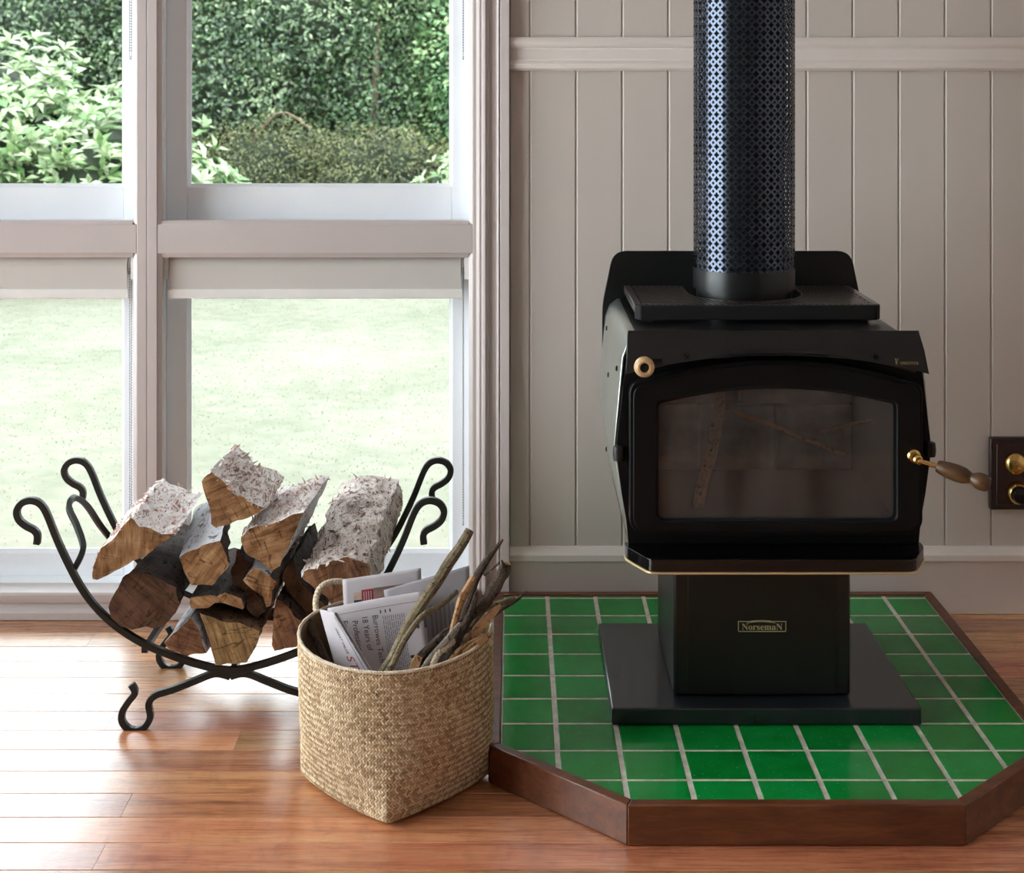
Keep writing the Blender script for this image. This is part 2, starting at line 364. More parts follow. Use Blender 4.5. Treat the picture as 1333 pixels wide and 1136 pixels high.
M['brickpaint'] = plain('firebrick', (150, 138, 130), .9, var=.3, nscale=20, bmp=.5, bscale=80)
M['exterior'] = plain('weatherboard_outside', (225, 222, 214), .6)

# ------------------------------------------------------------------ room shell
WD = 3.46                                   # wall plane is y = 0
RX0, RX1, RY0, H = -2.5, 2.6, -5.7, 2.7     # room extents
xR0, xR1 = -.815, -.093                     # right window opening
xL0, xL1 = -1.585, -.863                    # left window opening
zS, zT0, zT1, zH = .053, .824, .891, 2.12   # sill, transom bottom/top, head
ARC = (-.0845, -.0088)                      # architrave right of the windows
wall_back = struct('wall_back', MB().box(ARC[0]-.008, RX1+.1, .012, .14, -.05, H).box(RX0-.1, xL0-.008, .012, .14, -.05, H)
                   .box(xL0-.008, ARC[0]-.008, .012, .14, zH, H).box(xL0-.008, ARC[0]-.008, .03, .14, -.05, .03), M['wall'], loc=(0, 0, 0))
def board_mesh(wd, h):
    c = .0032; t = .0118
    return MB().prism([(-wd/2, t), (-wd/2, c), (-wd/2+c, 0), (wd/2-c, 0), (wd/2, c), (wd/2, t)], 'z', 0, h)
def boards(x0, x1, pitch, first=None):
    xs = [x0]; x = first if first is not None else x0+pitch
    while x < x1-.02: xs.append(x); x += pitch
    xs.append(x1)
    for z0, z1 in ((.12, 1.262), (1.30, H)):
        cache = {}
        for a, b in zip(xs[:-1], xs[1:]):
            wd = round(b-a, 4)-.0006
            if wd not in cache:
                mb = board_mesh(wd, z1-z0); me = make_mesh('board', mb.v, mb.f); me.materials.append(M['wall']); cache[wd] = me
            share('board', cache[wd], ((a+b)/2, 0.0001, z0), wall_back)
boards(ARC[1], RX1, .1057, .0387)
boards(RX0, xL0-.085, .1057)
# left and right walls, rear wall, ceiling
lw = (-2.6, -.12, .04, 2.3)
lw_fill = (-5.1, -3.5, .8, 2.3)  # unseen opening, added only to let in fill light
wl_ = MB().box(RX0-.1, RX0, RY0, lw_fill[0], 0, H).box(RX0-.1, RX0, lw_fill[1], lw[0], 0, H).box(RX0-.1, RX0, lw[1], .012, 0, H)
for q in (lw, lw_fill): wl_.box(RX0-.1, RX0, q[0], q[1], 0, q[2]).box(RX0-.1, RX0, q[0], q[1], q[3], H)
wall_left = struct('wall_left', wl_, M['wall'])
struct('wall_right', MB().box(RX1, RX1+.1, RY0, .012, 0, H), M['wall'])
struct('wall_rear', MB().box(RX0-.1, RX1+.1, RY0-.1, RY0, 0, H), M['panelling'])
struct('ceiling', MB().box(RX0-.5, RX1+.5, RY0-.5, .16, H, H+.15), M['trim'])

# floor with individual boards
floor = struct('floor', MB().box(RX0-.1, RX1+.1, RY0-.1, .03, -.08, -.0125), M['soot'], loc=(0, 0, -.0125))
rowp = .0838
# photographed seam distances 2.334 + k*0.0838
y_edges = []
d = 2.334
k0 = 0
yy = Y(2.334)
while yy > -3.1: yy -= rowp
while yy < .012:
    y_edges.append(yy); yy += rowp
y_edges.append(.029)
R2 = random.Random(21)
joints_seen = {}   # butt joints the photograph shows, by row distance
for (jx, jd) in ((P(128, 1118, 2.37).x, 2.37), (P(166, 1045, 2.55).x, 2.545), (P(310, 958, 2.8).x, 2.80), (P(148, 938, 2.9).x, 2.88), (P(95, 870, 3.13).x, 3.13)):
    joints_seen[int((Y(jd)-y_edges[0])//rowp)] = jx
for i in range(len(y_edges)-1):
    a, b = y_edges[i], y_edges[i+1]
    js = []
    x = RX0+R2.uniform(.3, 1.6)
    if i in joints_seen:
        x = joints_seen[i]-1.9
        if x < RX0+.1: x = joints_seen[i]
    while x < RX1-.1:
        js.append(x); x += 1.9 if i in joints_seen else R2.uniform(1.5, 2.4)
    xs = [RX0]+js+[RX1]
    for p, q in zip(xs[:-1], xs[1:]):
        c = .0011; g = .0003; h = .012
        wd, ln = (b-a)/2-g, (q-p)/2-g
        mb = MB().prism([(-wd, -h), (-wd, -c), (-wd+c, 0), (wd-c, 0), (wd, -c), (wd, -h)], 'x', -ln, ln)
        me = make_mesh('plank', mb.v, mb.f); me.materials.append(M['plank'])
        share('plank', me, ((p+q)/2, (a+b)/2, 0), floor)

# baseboard right of the windows: moulded profile (y, z)
bb = [(.0115, .001), (-.011, .001), (-.011, .118), (-.013, .121), (-.016, .124), (-.016, .137), (-.012, .142), (-.008, .147), (-.006, .154), (.0115, .154)]
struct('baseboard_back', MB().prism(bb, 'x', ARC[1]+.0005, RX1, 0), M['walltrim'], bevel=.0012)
struct('baseboard_left', MB().prism([(-p+RX0+.0115, q) for p, q in bb][::-1], 'y', RY0, -.05, 0), M['trim'])
struct('baseboard_right', MB().prism([(p+RX1-.0115, q) for p, q in bb], 'y', RY0, -.05, 0), M['trim'])
# moulded rail across the boards
rail = [(.0115, 1.243), (-.010, 1.243), (-.017, 1.249), (-.018, 1.257), (-.013, 1.264), (-.010, 1.267), (-.010, 1.293), (-.014, 1.296), (-.018, 1.302), (-.018, 1.310), (-.012, 1.319), (.0115, 1.321)]
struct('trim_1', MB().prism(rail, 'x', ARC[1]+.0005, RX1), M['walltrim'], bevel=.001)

# architrave (vertical moulding) at the right of the windows: profile in (x, y), extruded in z
def architrave(x0, x1, flip=False):
    w = x1-x0
    pr = [(0, .04), (0, -.004), (.10, -.012), (.16, -.010), (.20, -.020), (.28, -.022), (.33, -.012), (.36, -.012), (.40, -.008), (.60, -.010), (.63, -.020), (.68, -.022), (.72, -.016), (.74, -.024), (1, -.026), (1, .04)]
    if flip: pr = [(1-a, b) for a, b in pr][::-1]
    return [(x0+a*w, b) for a, b in pr]
struct('trim_2', MB().prism(architrave(*ARC), 'z', .0015, zH+.09), M['trim'], bevel=.0008)
struct('trim_3', MB().prism(architrave(xL0-.084, xL0-.008, True), 'z', .0015, zH+.09), M['trim'], bevel=.0008)
# stepped skirting below the windows: (y, z) profile
sk = [(.029, .001), (-.050, .001), (-.050, .018), (-.046, .021), (-.038, .023), (-.036, .034), (-.040, .036), (-.042, .040), (-.042, .056), (-.038, .060), (.029, .060)]
struct('baseboard_window', MB().prism(sk, 'x', xL0-.008, ARC[0]-.0005), M['trim'], bevel=.001)
struct('trim_4', MB().box(xL0-.008, ARC[0]-.0005, .0295, .128, .032, .0545), M['sillwood'], bevel=.002)

# ------------------------------------------------------------------ windows
def frame_ring(mb, x0, x1, z0, z1, wl, wr, wb, wt, y0, y1):
    mb.box(x0, x0+wl, y0, y1, z0, z1).box(x1-wr, x1, y0, y1, z0, z1).box(x0+wl, x1-wr, y0, y1, z0, z0+wb).box(x0+wl, x1-wr, y0, y1, z1-wt, z1)
def window(n, x0, x1, zlo, zmid0, zmid1, zhi, side):
    # fixed frame: mullion side posts, transom and head
    fr = MB(); e = .024
    fr.box(x0-e, x0-.0005, -.002, .128, zlo+.002, zhi).box(x1+.0005, x1+e-.0005, -.002, .128, zlo+.002, zhi)
    fr.box(x0, x1, -.001, .128, zmid0, zmid1).box(x0-e, x1+e-.0005, -.002, .128, zhi, zhi+.05)
    root = tag(obj('window_%d' % n, fr, M['trim'], loc=((x0+x1)/2, .06, zlo), bevel=.0015), kind='structure')
    rl = MB()                                # thin white skins added to paint daylight brightness onto the reveals
    for a, b in ((zlo+.0035, zmid0-.001), (zmid1+.001, zhi-.001)):
        rl.box(x0+.0002, x0+.002, .029, .079, a, b).box(x1-.002, x1-.0002, .029, .079, a, b).box(x0+.002, x1-.002, .029, .079, a, a+.0018)
    obj('reveal_bright_skin', rl, M['sash'], root)
    st = MB()                                # stop beads round both openings
    for a, b in ((zlo+.012, zmid0), (zmid1, zhi)):
        for xx, s in ((x0, 1), (x1, -1)):
            st.prism([(xx, .0), (xx+s*.009, .006), (xx+s*.009, .026), (xx, .028)], 'z', a, b)
    st.prism([(.0, zmid1), (.006, zmid1+.008), (.026, zmid1+.008), (.028, zmid1)], 'x', x0+.009, x1-.009)
    st.prism([(.0, zmid0), (.006, zmid0-.010), (.026, zmid0-.010), (.028, zmid0)], 'x', x0+.009, x1-.009)
    obj('stop_bead', st, M['trim'], root)
    for nm, a, b, wb, wt in (('upper_sash', zmid1+.001, zhi-.001, .079, .06), ('lower_sash', zlo+.003, zmid0-.001, .054, .06)):
        s = MB(); wl = .0495
        frame_ring(s, x0+.001, x1-.001, a, b, wl, wl, wb, wt, .08, .118)
        so = obj(nm, s, M['sash'], root, bevel=.002)
        bd = MB(); i0, i1, j0, j1 = x0+wl+.001, x1-wl-.001, a+wb, b-wt
        for xx, sg in ((i0, 1), (i1, -1)): bd.prism([(xx, .086), (xx+sg*.007, .094), (xx+sg*.007, .098), (xx, .098)], 'z', j0, j1)
        for zz, sg in ((j0, 1), (j1, -1)): bd.prism([(.086, zz), (.094, zz+sg*.007), (.098, zz+sg*.007), (.098, zz)], 'x', i0, i1)
        obj('glazing_bead', bd, M['sash'], so)
        obj('pane', MB().box(i0+.001, i1-.001, .100, .103, j0+.001, j1-.001), M['glass'], so)
    return root
window(1, xR0, xR1, .055, zT0, zT1, zH, 1)
window(2, xL0, xL1, .055, zT0, zT1, zH, -1)
def plain_window(n, axis, a0, a1, c0, c1, z0, z1):
    mb = MB(); k = 3; e = .05
    def bx(p, q, zz0, zz1):
        if axis == 'x': mb.box(c0, c1, p, q, zz0, zz1)
        else: mb.box(p, q, c0, c1, zz0, zz1)
    bx(a0, a1, z0, z0+e); bx(a0, a1, z1-e, z1)
    for i in range(k+1): p = a0+(a1-a0-e)*i/k; bx(p, p+e, z0+e, z1-e)
    r = tag(obj('window_%d' % n, mb, M['trim'], bevel=.003), kind='structure')
    cm = (c0+c1)/2
    for i in range(k):
        p = a0+(a1-a0-e)*i/k+e; q = a0+(a1-a0-e)*(i+1)/k
        g = MB()
        if axis == 'x': g.box(cm, cm+.003, p, q, z0+e, z1-e)
        else: g.box(p, q, cm, cm+.003, z0+e, z1-e)
        obj('pane', g, M['glass'], r)
plain_window(3, 'x', lw[0], lw[1], RX0-.07, RX0-.02, lw[2], lw[3])
plain_window(4, 'x', lw_fill[0], lw_fill[1], RX0-.07, RX0-.02, lw_fill[2], lw_fill[3])  # made-up window out of view, lets sky fill onto the stove front

# ------------------------------------------------------------------ roller blinds
def bead_chain(x, y, z0, z1, parent):
    mb = MB(); n = int((z1-z0)/.0062); r = .0021
    def octa(c): mb.add([(c[0]+r, c[1], c[2]), (c[0]-r, c[1], c[2]), (c[0], c[1]+r, c[2]), (c[0], c[1]-r, c[2]), (c[0], c[1], c[2]+r), (c[0], c[1], c[2]-r)],
                        [(0, 2, 4), (2, 1, 4), (1, 3, 4), (3, 0, 4), (2, 0, 5), (1, 2, 5), (3, 1, 5), (0, 3, 5)])
    for yo in (-.008, .008):
        for i in range(n): octa((x, y+yo, z1-i*.0062))
    for i in range(5):
        a = math.pi*(i+.5)/5; octa((x, y-.008*math.cos(a), z0-.008*math.sin(a)))
    mb.box(x-.0005, x+.0005, y-.0085, y-.0075, z0, z1).box(x-.0005, x+.0005, y+.0075, y+.0085, z0, z1)
    return obj('bead_chain', mb, M['chain'], parent, sharp=None)
def blind(x0, x1, ztop, label, chain_bottom, side_gap=.022):
    y0 = .046; r = .024; zc = ztop-.030
    t = thing('roller_blind', label, 'blind', ((x0+x1)/2, y0, ztop), 'roller blinds in the window openings')
    a, b = x0+side_gap, x1-side_gap-.006
    mb = MB().lathe([(.018, 0), (r, 0), (r, b-a), (.018, b-a)], (a, y0, zc), (1, 0, 0), 32)
    obj('fabric_roll', mb, M['blind'], t)
    zb = ztop-.106
    obj('fabric', MB().box(a, b, y0-r-.001, y0-r+.0002, zb+.01, zc), M['blind'], t)
    obj('hem_bar', MB().prism(rounded([(y0-r-.006, zb), (y0-r+.006, zb), (y0-r+.006, zb+.022), (y0-r-.005, zb+.022)], .003, 3), 'x', a-.003, b+.003), M['blindrail'], t)
    for xx, s in ((x0+.0095, 1), (x1-.0095, -1)):
        xa, xb = (xx, xx+.010) if s > 0 else (xx-.010, xx)
        k = MB().box(xa, xb, y0-.022, y0+.02, ztop-.062, ztop-.0105); k.box(min(xx, xx+s*.03), max(xx, xx+s*.03), y0-.026, y0+.02, ztop-.0115, ztop-.0105)
        obj('bracket', k, M['bracket'], t, bevel=.002)
    wheel = MB().lathe([(.004, 0), (.02, 0), (.022, .002), (.014, .004), (.022, .006), (.02, .008), (.004, .008)], (b+.0015, y0, zc), (1, 0, 0), 24)
    obj('chain_wheel', wheel, M['blindrail'], t)
    bead_chain(b+.0055, y0-.012, chain_bottom, zc-.008, t)
    return t
blind(xR0, xR1, zT0, 'rolled up grey roller blind at top of lower right window pane', .20)
blind(xL0, xL1, zT0, 'rolled up grey roller blind cut by left frame edge, lower left window', .20)
blind(xR0, xR1, zH-.005, 'roller blind above right upper pane, only its bead chain loop hanging into view', 1.278)
blind(xL0, xL1, zH-.005, 'roller blind above left upper pane, only its bead chain loop hanging into view', 1.278)

# ------------------------------------------------------------------ tiled hearth
HZ = .063
hx0, hx1, hfx0, hfx1 = -.043, .945, .182, .721
yb, yc, yf = Y(3.412), Y(2.622), Y(2.405)
outer = [(hx0, yb), (hx1, yb), (hx1, yc), (hfx1, yf), (hfx0, yf), (hx0, yc)]
def inset(poly, t):
    n = len(poly); out = []; c = sum((Vector(p) for p in poly), Vector((0, 0)))/n
    L = []
    for i in range(n):
        a, b = Vector(poly[i]), Vector(poly[(i+1) % n]); dd = (b-a).normalized(); nn = Vector((-dd.y, dd.x))
        if nn.dot(c-a) < 0: nn = -nn
        L.append((a+nn*t, dd))
    for i in range(n):
        (p, dp), (q, dq) = L[i-1], L[i]
        den = dp.x*dq.y-dp.y*dq.x; s = ((q.x-p.x)*dq.y-(q.y-p.y)*dq.x)/den; out.append(tuple(p+dp*s))
    return out
inner = inset(outer, .021)
hearth = thing('tiled_hearth', 'green tiled hearth platform with dark wooden edging under the wood stove', 'hearth', (.45, yc, 0))
obj('grout_bed', MB().prism(inset(outer, .0215)[::-1], 'z', .001, HZ-.0009), M['grout'], hearth)
for i in range(6):
    j = (i+1) % 6
    poly = [outer[i], outer[j], inner[j], inner[i]]
    top = HZ+.0035
    cxm = (outer[i][0]+outer[j][0])/2; cym = (outer[i][1]+outer[j][1])/2
    obj('edge_board', MB().prism(poly, 'z', .001, top), M['edge'], hearth, loc=(cxm, cym, .001), bevel=.0025)
def clip(poly, cp):
    n = len(cp); c = sum((Vector(p) for p in cp), Vector((0, 0)))/n
    for i in range(n):
        a, b = Vector(cp[i]), Vector(cp[(i+1) % n]); dd = b-a; nn = Vector((-dd.y, dd.x))
        if nn.dot(c-a) < 0: nn = -nn
        out = []
        for k in range(len(poly)):
            p, q = Vector(poly[k]), Vector(poly[(k+1) % len(poly)]); sp, sq = nn.dot(p-a), nn.dot(q-a)
            if sp >= 0: out.append(tuple(p))
            if (sp >= 0) != (sq >= 0): t = sp/(sp-sq); out.append(tuple(p+(q-p)*t))
        poly = out
        if len(poly) < 3: return []
    return poly
tx = [.0765+.1077*k for k in range(-2, 10)]; ty = [Y(3.378-.1098*k) for k in range(-1, 11)]
clipper = inset(outer, .0235)
for i in range(len(tx)-1):
    for j in range(len(ty)-1):
        g = .0044
        sq = [(tx[i]+g, ty[j+1]+g*.8), (tx[i+1]-g, ty[j+1]+g*.8), (tx[i+1]-g, ty[j]-g*.8), (tx[i]+g, ty[j]-g*.8)]
        pl = clip(sq, clipper)
        if len(pl) < 3: continue
        ar = abs(sum(pl[k][0]*pl[(k+1) % len(pl)][1]-pl[(k+1) % len(pl)][0]*pl[k][1] for k in range(len(pl))))/2
        if ar < 1.2e-4: continue
        cxm = sum(p[0] for p in pl)/len(pl); cym = sum(p[1] for p in pl)/len(pl)
        obj('tile', MB().prism(pl, 'z', HZ-.008, HZ+random.uniform(-.0004, .0003)), M['tile'], hearth, loc=(cxm, cym, HZ-.008), bevel=.0010)

# ------------------------------------------------------------------ wood stove
SX = .455
stove = thing('wood_stove', 'black freestanding wood heater with glass door standing on green tiles', 'stove', (SX, -.55, HZ))
z0 = HZ+.0015
obj('base_plate', MB().box(SX-.278, SX+.278, Y(2.707), Y(3.133), z0, z0+.0305), M['plateblack'], stove, bevel=.003)
pz = z0+.031
pw = .162
ped = obj('pedestal', MB().box(SX-pw, SX+pw, Y(2.760), Y(3.06), pz, .405), M['black2'], stove, bevel=.006)
obj('access_panel', MB().box(SX-pw+.026, SX+pw-.026, Y(2.757), Y(2.7595), pz+.004, .402), M['black'], ped, bevel=.001)
obj('screw', MB().lathe([(.006, 0), (.0055, .003), (.003, .004)], (SX-.02, Y(2.707), z0+.010), (0, -1, 0), 12), M['black'], stove)
# body: six-sided convection jacket, open at the front behind the door
hexo = [(-.252, .412), (.252, .412), (.279, .575), (.264, .735), (.256, .756), (.240, .7685), (-.240, .7685), (-.256, .756), (-.264, .735), (-.279, .575)]
hexo = [(SX+a, b) for a, b in hexo]
y1, y2 = Y(2.648), Y(3.13)
body = MB()
def sc_poly(p, s): 
    c = (SX, .59); return [(c[0]+(a-c[0])*s, c[1]+(b-c[1])*s) for a, b in p]
ins = sc_poly(hexo, .985)
body.ring(hexo, ins, 'y', y1, y2)
body.prism(ins, 'y', y2-.006, y2-.001)
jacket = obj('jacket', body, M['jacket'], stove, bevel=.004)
obj('top_plate', MB().box(SX-.236, SX+.236, Y(2.668), Y(3.128), .7687, .7692), M['black2'], stove)  # thin black sheet covering the jacket's painted sheen on top
# screws on the left flank
for (dpx, zz) in ((2.73, .70), (2.9, .655), (2.95, .50), (3.05, .72)):
    xx = SX-.279+abs(zz-.575)*(.015/.16)
    obj('screw', MB().lathe([(.005, 0), (.0045, .002), (.002, .003)], (xx, Y(dpx), zz), (-1, 0, .05), 10), M['black'], jacket)
# door outlines (x, z), built with matching point counts so the ring closes
def arch_outline(hw, zb, zc, zt, r, k=6, n=14):
    pts = []
    for cx, cz, a0 in ((-hw+r, zb+r, math.pi), (hw-r, zb+r, 1.5*math.pi)):
        for i in range(k+1):
            a = a0+(math.pi/2)*i/k; pts.append((SX+cx+r*math.cos(a), cz+r*math.sin(a)))
    # right top corner, arch, left top corner
    def arch(x): return zc+(zt-zc)*(1-(x/hw)**2)
    r2 = r*.9; ytr = arch(hw-r2*1.2)
    for i in range(k+1):
        t = i/k; p0, p1, p2 = Vector((hw, ytr-r2)), Vector((hw, ytr)), Vector((hw-r2*1.2, ytr))
        q = p0*(1-t)**2+p1*2*t*(1-t)+p2*t*t; pts.append((SX+q.x, q.y))
    xs = np.linspace(hw-r2*1.2, -hw+r2*1.2, n)[1:-1]
    for x in xs: pts.append((SX+x, arch(x)))
    for i in range(k+1):
        t = i/k; p2, p1, p0 = Vector((-hw, ytr-r2)), Vector((-hw, ytr)), Vector((-hw+r2*1.2, ytr))
        q = p0*(1-t)**2+p1*2*t*(1-t)+p2*t*t; pts.append((SX+q.x, q.y))
    return pts
dO = arch_outline(.2535, .434, .692, .737, .028)
dO1 = arch_outline(.2475, .440, .687, .731, .026)
dI = arch_outline(.2085, .4575, .664, .692, .014)
dI1 = arch_outline(.2035, .4625, .660, .687, .011)
yd = Y(2.607)
# front frame plate behind the door
front = [(SX+a, b) for a, b in [(-.2535, .412), (.2535, .412), (.2655, .50), (.272, .55), (.274, .578), (.271, .60), (.262, .70), (.256, .73), (-.256, .73), (-.262, .70), (-.271, .60), (-.274, .578), (-.272, .55), (-.2655, .50)]]
fm = MB(); fm.prism(front, 'y', Y(2.637), Y(2.6475))
# firebox opening needs a hole: build the plate as pieces round it
fm = MB()
hw_, hb_, ht_ = .2105, .455, .694
fm.prism([(SX-.2535, .412), (SX+.2535, .412), (SX+.2575, hb_), (SX-.2575, hb_)], 'y', Y(2.637), Y(2.6475))
fm.prism([(SX+hw_, hb_), (SX+.2575, hb_), (SX+.2655, .50), (SX+.274, .565), (SX+.274, .59), (SX+.262, ht_), (SX+hw_, ht_)], 'y', Y(2.637), Y(2.6475))
fm.prism([(SX-hw_, ht_), (SX-.262, ht_), (SX-.274, .59), (SX-.274, .565), (SX-.2655, .50), (SX-.2575, hb_), (SX-hw_, hb_)], 'y', Y(2.637), Y(2.6475))
fm.prism([(SX-.262, ht_), (SX+.262, ht_), (SX+.256, .735), (SX-.256, .735)], 'y', Y(2.637), Y(2.6475))
obj('front_frame', fm, M['doorblack'], stove)
door = MB(); door.ring(dO, dI, 'y', yd+.004, Y(2.6365)); door.ring(dO1, dI, 'y', yd, yd+.004)
# chamfer skirt between the two outlines is made by the bevel
dr = obj('door', door, M['doorblack'], stove, bevel=.0035, seg=3)
obj('glass_gasket', MB().ring(dI, dI1, 'y', yd+.008, yd+.018), M['soot'], dr)
obj('glass', MB().prism(sc_poly(dI1, 1.0), 'y', yd+.012, yd+.0155), M['stoveglass'], dr, sharp=None)
# hinge lugs and latch
for sx, zz in ((-1, .571), (1, .578)):
    mb = MB().lathe([(.002, -.014), (.0095, -.012), (.011, 0), (.0095, .012), (.002, .014)], (SX+sx*.271, Y(2.630), zz), (0, 0, 1), 16)
    obj('hinge_lug' if sx < 0 else 'latch_lug', mb, M['black'], stove)
# hood: three-facet panel over the door, lower edge arched
hood = MB(); nx = 28
rows = []
def zl(u):  # lower edge height at u in -1..1
    return .7155+(.7475-.7155)*(1-abs(u)**2.2)
for i in range(nx+1):
    u = -1+2*i/nx; lowz = zl(u)
    ws = (.254, .257, .2605)
    pr = [(ws[0], Y(2.665), .771), (ws[0], Y(2.640), .783), (ws[1], Y(2.614), .754), (ws[2], Y(2.596), lowz), (ws[2], Y(2.603), lowz), (ws[1], Y(2.636), .75), (ws[0], Y(2.665), .765)]
    # clamp the middle knee above the lower edge
    rows.append([(SX+u*w_, y_, z_) for w_, y_, z_ in pr])
vs = [p for r_ in rows for p in r_]; K = 7; fs = []
for i in range(nx):
    for k in range(K):
        k2 = (k+1) % K; fs.append((i*K+k, i*K+k2, (i+1)*K+k2, (i+1)*K+k))
fs += [tuple(range(K)), tuple(range(nx*K, nx*K+K))[::-1]]
hood.add(vs, fs)
hd = obj('hood', hood, M['black'], stove, sharp=20)
# thin arched bead line just above the hood's lower edge, with two screws
bead = [(SX+u*.238, Y(2.5995)-.0005+.0085*(zl(u)-.7155)/.032*.35, zl(u)+.0035) for u in np.linspace(-1, 1, 25)]
obj('arched_bead', MB().tube(bead, .0018, 6), M['black2'], hd)
for u in (-.62, .68):
    obj('screw', MB().lathe([(.0045, 0), (.004, .003), (.002, .004)], (SX+u*.25, Y(2.602), zl(u)+.010), (0, -1, 0), 10), M['gloss'], hd)
# air control knob: pale wooden ring with a dark hollow, on a stem
kc = P(838, 476, 2.59)
kn = obj('air_knob', MB().lathe([(.0055, -.006), (.012, -.006), (.0170, .000), (.0178, .006), (.0165, .013), (.012, .0165), (.0085, .0165), (.0075, .010), (.003, .008)], (kc.x, Y(2.585), kc.z), (0, -1, 0), 28), M['knobwood'], hd)
obj('knob_hollow', MB().lathe([(.0074, .009), (.0074, .012), (.004, .013), (.001, .0125)], (kc.x, Y(2.585), kc.z), (0, -1, 0), 20), M['soot'], kn)
obj('knob_stem', MB().lathe([(.005, 0), (.005, .016)], (kc.x, Y(2.596)-.001, kc.z), (0, -1, 0), 12), M['black'], kn)
obj('control_slot', MB().box(kc.x+.012, kc.x+.032, Y(2.598), Y(2.5995), kc.z+.005, kc.z+.011), M['soot'], hd)
# ash lip
LZ = .408
lip = [(SX-.259, Y(2.647)), (SX-.259, Y(2.622)), (SX-.224, Y(2.549)), (SX+.224, Y(2.549)), (SX+.259, Y(2.622)), (SX+.259, Y(2.647))]
lipr = rounded(lip, [.001, .01, .015, .015, .01, .001], 4)
lp = obj('ash_lip', MB().prism(lipr, 'z', LZ-.0175, LZ+.003), M['gloss'], stove, bevel=.006, seg=3)
gl = [(SX+(a-SX)*1.006, b-.0015) for a, b in lipr]
obj('gold_edge', MB().prism(gl, 'z', LZ-.0215, LZ-.018), M['gold'], lp, bevel=.001)
obj('body_floor', MB().box(SX-.25, SX+.25, Y(2.649), Y(3.12), .398, .4115), M['black'], stove)
# firebox lining
fb = obj('firebox', MB().box(SX-.235, SX+.235, Y(2.66), Y(3.05), .432, .440).box(SX-.235, SX-.228, Y(2.66), Y(3.05), .4405, .72).box(SX+.228, SX+.235, Y(2.66), Y(3.05), .4405, .72).box(SX-.235, SX+.235, Y(3.052), Y(3.058), .432, .72).box(SX-.235, SX+.235, Y(2.72), Y(3.05), .7205, .726), M['soot'], stove)
for row, (a, b) in enumerate(((.4415, .571), (.574, .70))):
    e = [-.226, -.08, .07, .226] if row == 0 else [-.226, .0, .226]
    for p, q in zip(e[:-1], e[1:]):
        obj('firebrick', MB().box(SX+p+.001, SX+q-.001, Y(3.02), Y(3.05), a, b), M['brickpaint'], fb, loc=(SX+p, Y(3.02), a), bevel=.004)
# slotted trivet plate on top, notched round the flue
tv = thing('trivet', 'dark slatted cast iron trivet plate lying on top of the wood stove', 'trivet', (SX, Y(2.93), .7695))
zt0, zt1 = .7755, .8035
yf_, yb_ = Y(2.800), Y(3.075)
obj('front_rail', MB().prism([(SX-.219, yf_), (SX+.219, yf_), (SX+.2295, yf_+.014), (SX-.2295, yf_+.014)], 'z', zt0, zt1), M['soot'], tv, bevel=.0025)
obj('side_rail', MB().box(SX-.2295, SX-.216, yf_+.0145, yb_, zt1-.016, zt1), M['castiron'], tv, bevel=.002)
obj('side_rail', MB().box(SX+.216, SX+.2295, yf_+.0145, yb_, zt1-.016, zt1), M['castiron'], tv, bevel=.002)
for sx, fy in ((-.2, yf_+.03), (.2, yf_+.03), (-.2, yb_-.03), (.2, yb_-.03)):
    obj('foot', MB().box(SX+sx-.008, SX+sx+.008, fy-.008, fy+.008, .7692, zt1-.0165), M['castiron'], tv)
FY = Y(2.975); FR = .099
nslat = 34
for i in range(-2, 48):
    # diagonal slats: start on front rail, run back and to the right
    xs_ = SX-.216+i*.0118; slope = -.36
    segs = []; cur = []
    for t in np.linspace(0, 1, 160):
        y = yf_+.0145+t*(yb_-yf_-.0145); x = xs_+slope*(y-yf_)
        ok = SX-.2155 < x < SX+.2155 and math.hypot(x-SX, (y-FY)) > FR+.018
        if y > FY and abs(x-SX) < FR+.018: ok = False
        if ok: cur.append((x, y))
        else:
            if len(cur) > 6: segs.append(cur)
            cur = []
    if len(cur) > 6: segs.append(cur)
    for sg in segs:
        (xa, ya), (xb, yb2) = sg[0], sg[-1]
        obj('slat', MB().prism([(xa-.0032, ya), (xa+.0032, ya), (xb+.0032, yb2), (xb-.0032, yb2)], 'z', zt1-.012, zt1-.0005), M['castiron'], tv, loc=((xa+xb)/2, (ya+yb2)/2, zt1-.012))
notch = []
for i in range(25):
    a = math.pi+math.pi*i/24; notch.append((SX+(FR+.016)*math.cos(a), FY+(FR+.016)*math.sin(a)))
notch = [(SX-FR-.016, yb_)]+notch+[(SX+FR+.016, yb_)]
obj('notch_rail', MB().tube([(x, y, zt1-.006) for x, y in notch], .0045, 4, square=True), M['castiron'], tv)
# rear shield
sh = [(SX-.27, .60), (SX+.27, .60), (SX+.270, .755), (SX+.247, .866), (SX-.247, .866), (SX-.270, .755)]
obj('rear_shield', MB().prism(rounded(sh, [.005, .005, .02, .028, .028, .02]), 'y', Y(3.140), Y(3.1435)), M['black'], stove, bevel=.001)
for sx in (-.2, .2): obj('shield_spacer', MB().box(SX+sx-.01, SX+sx+.01, Y(3.1305), Y(3.1398), .62, .74), M['black'], stove)
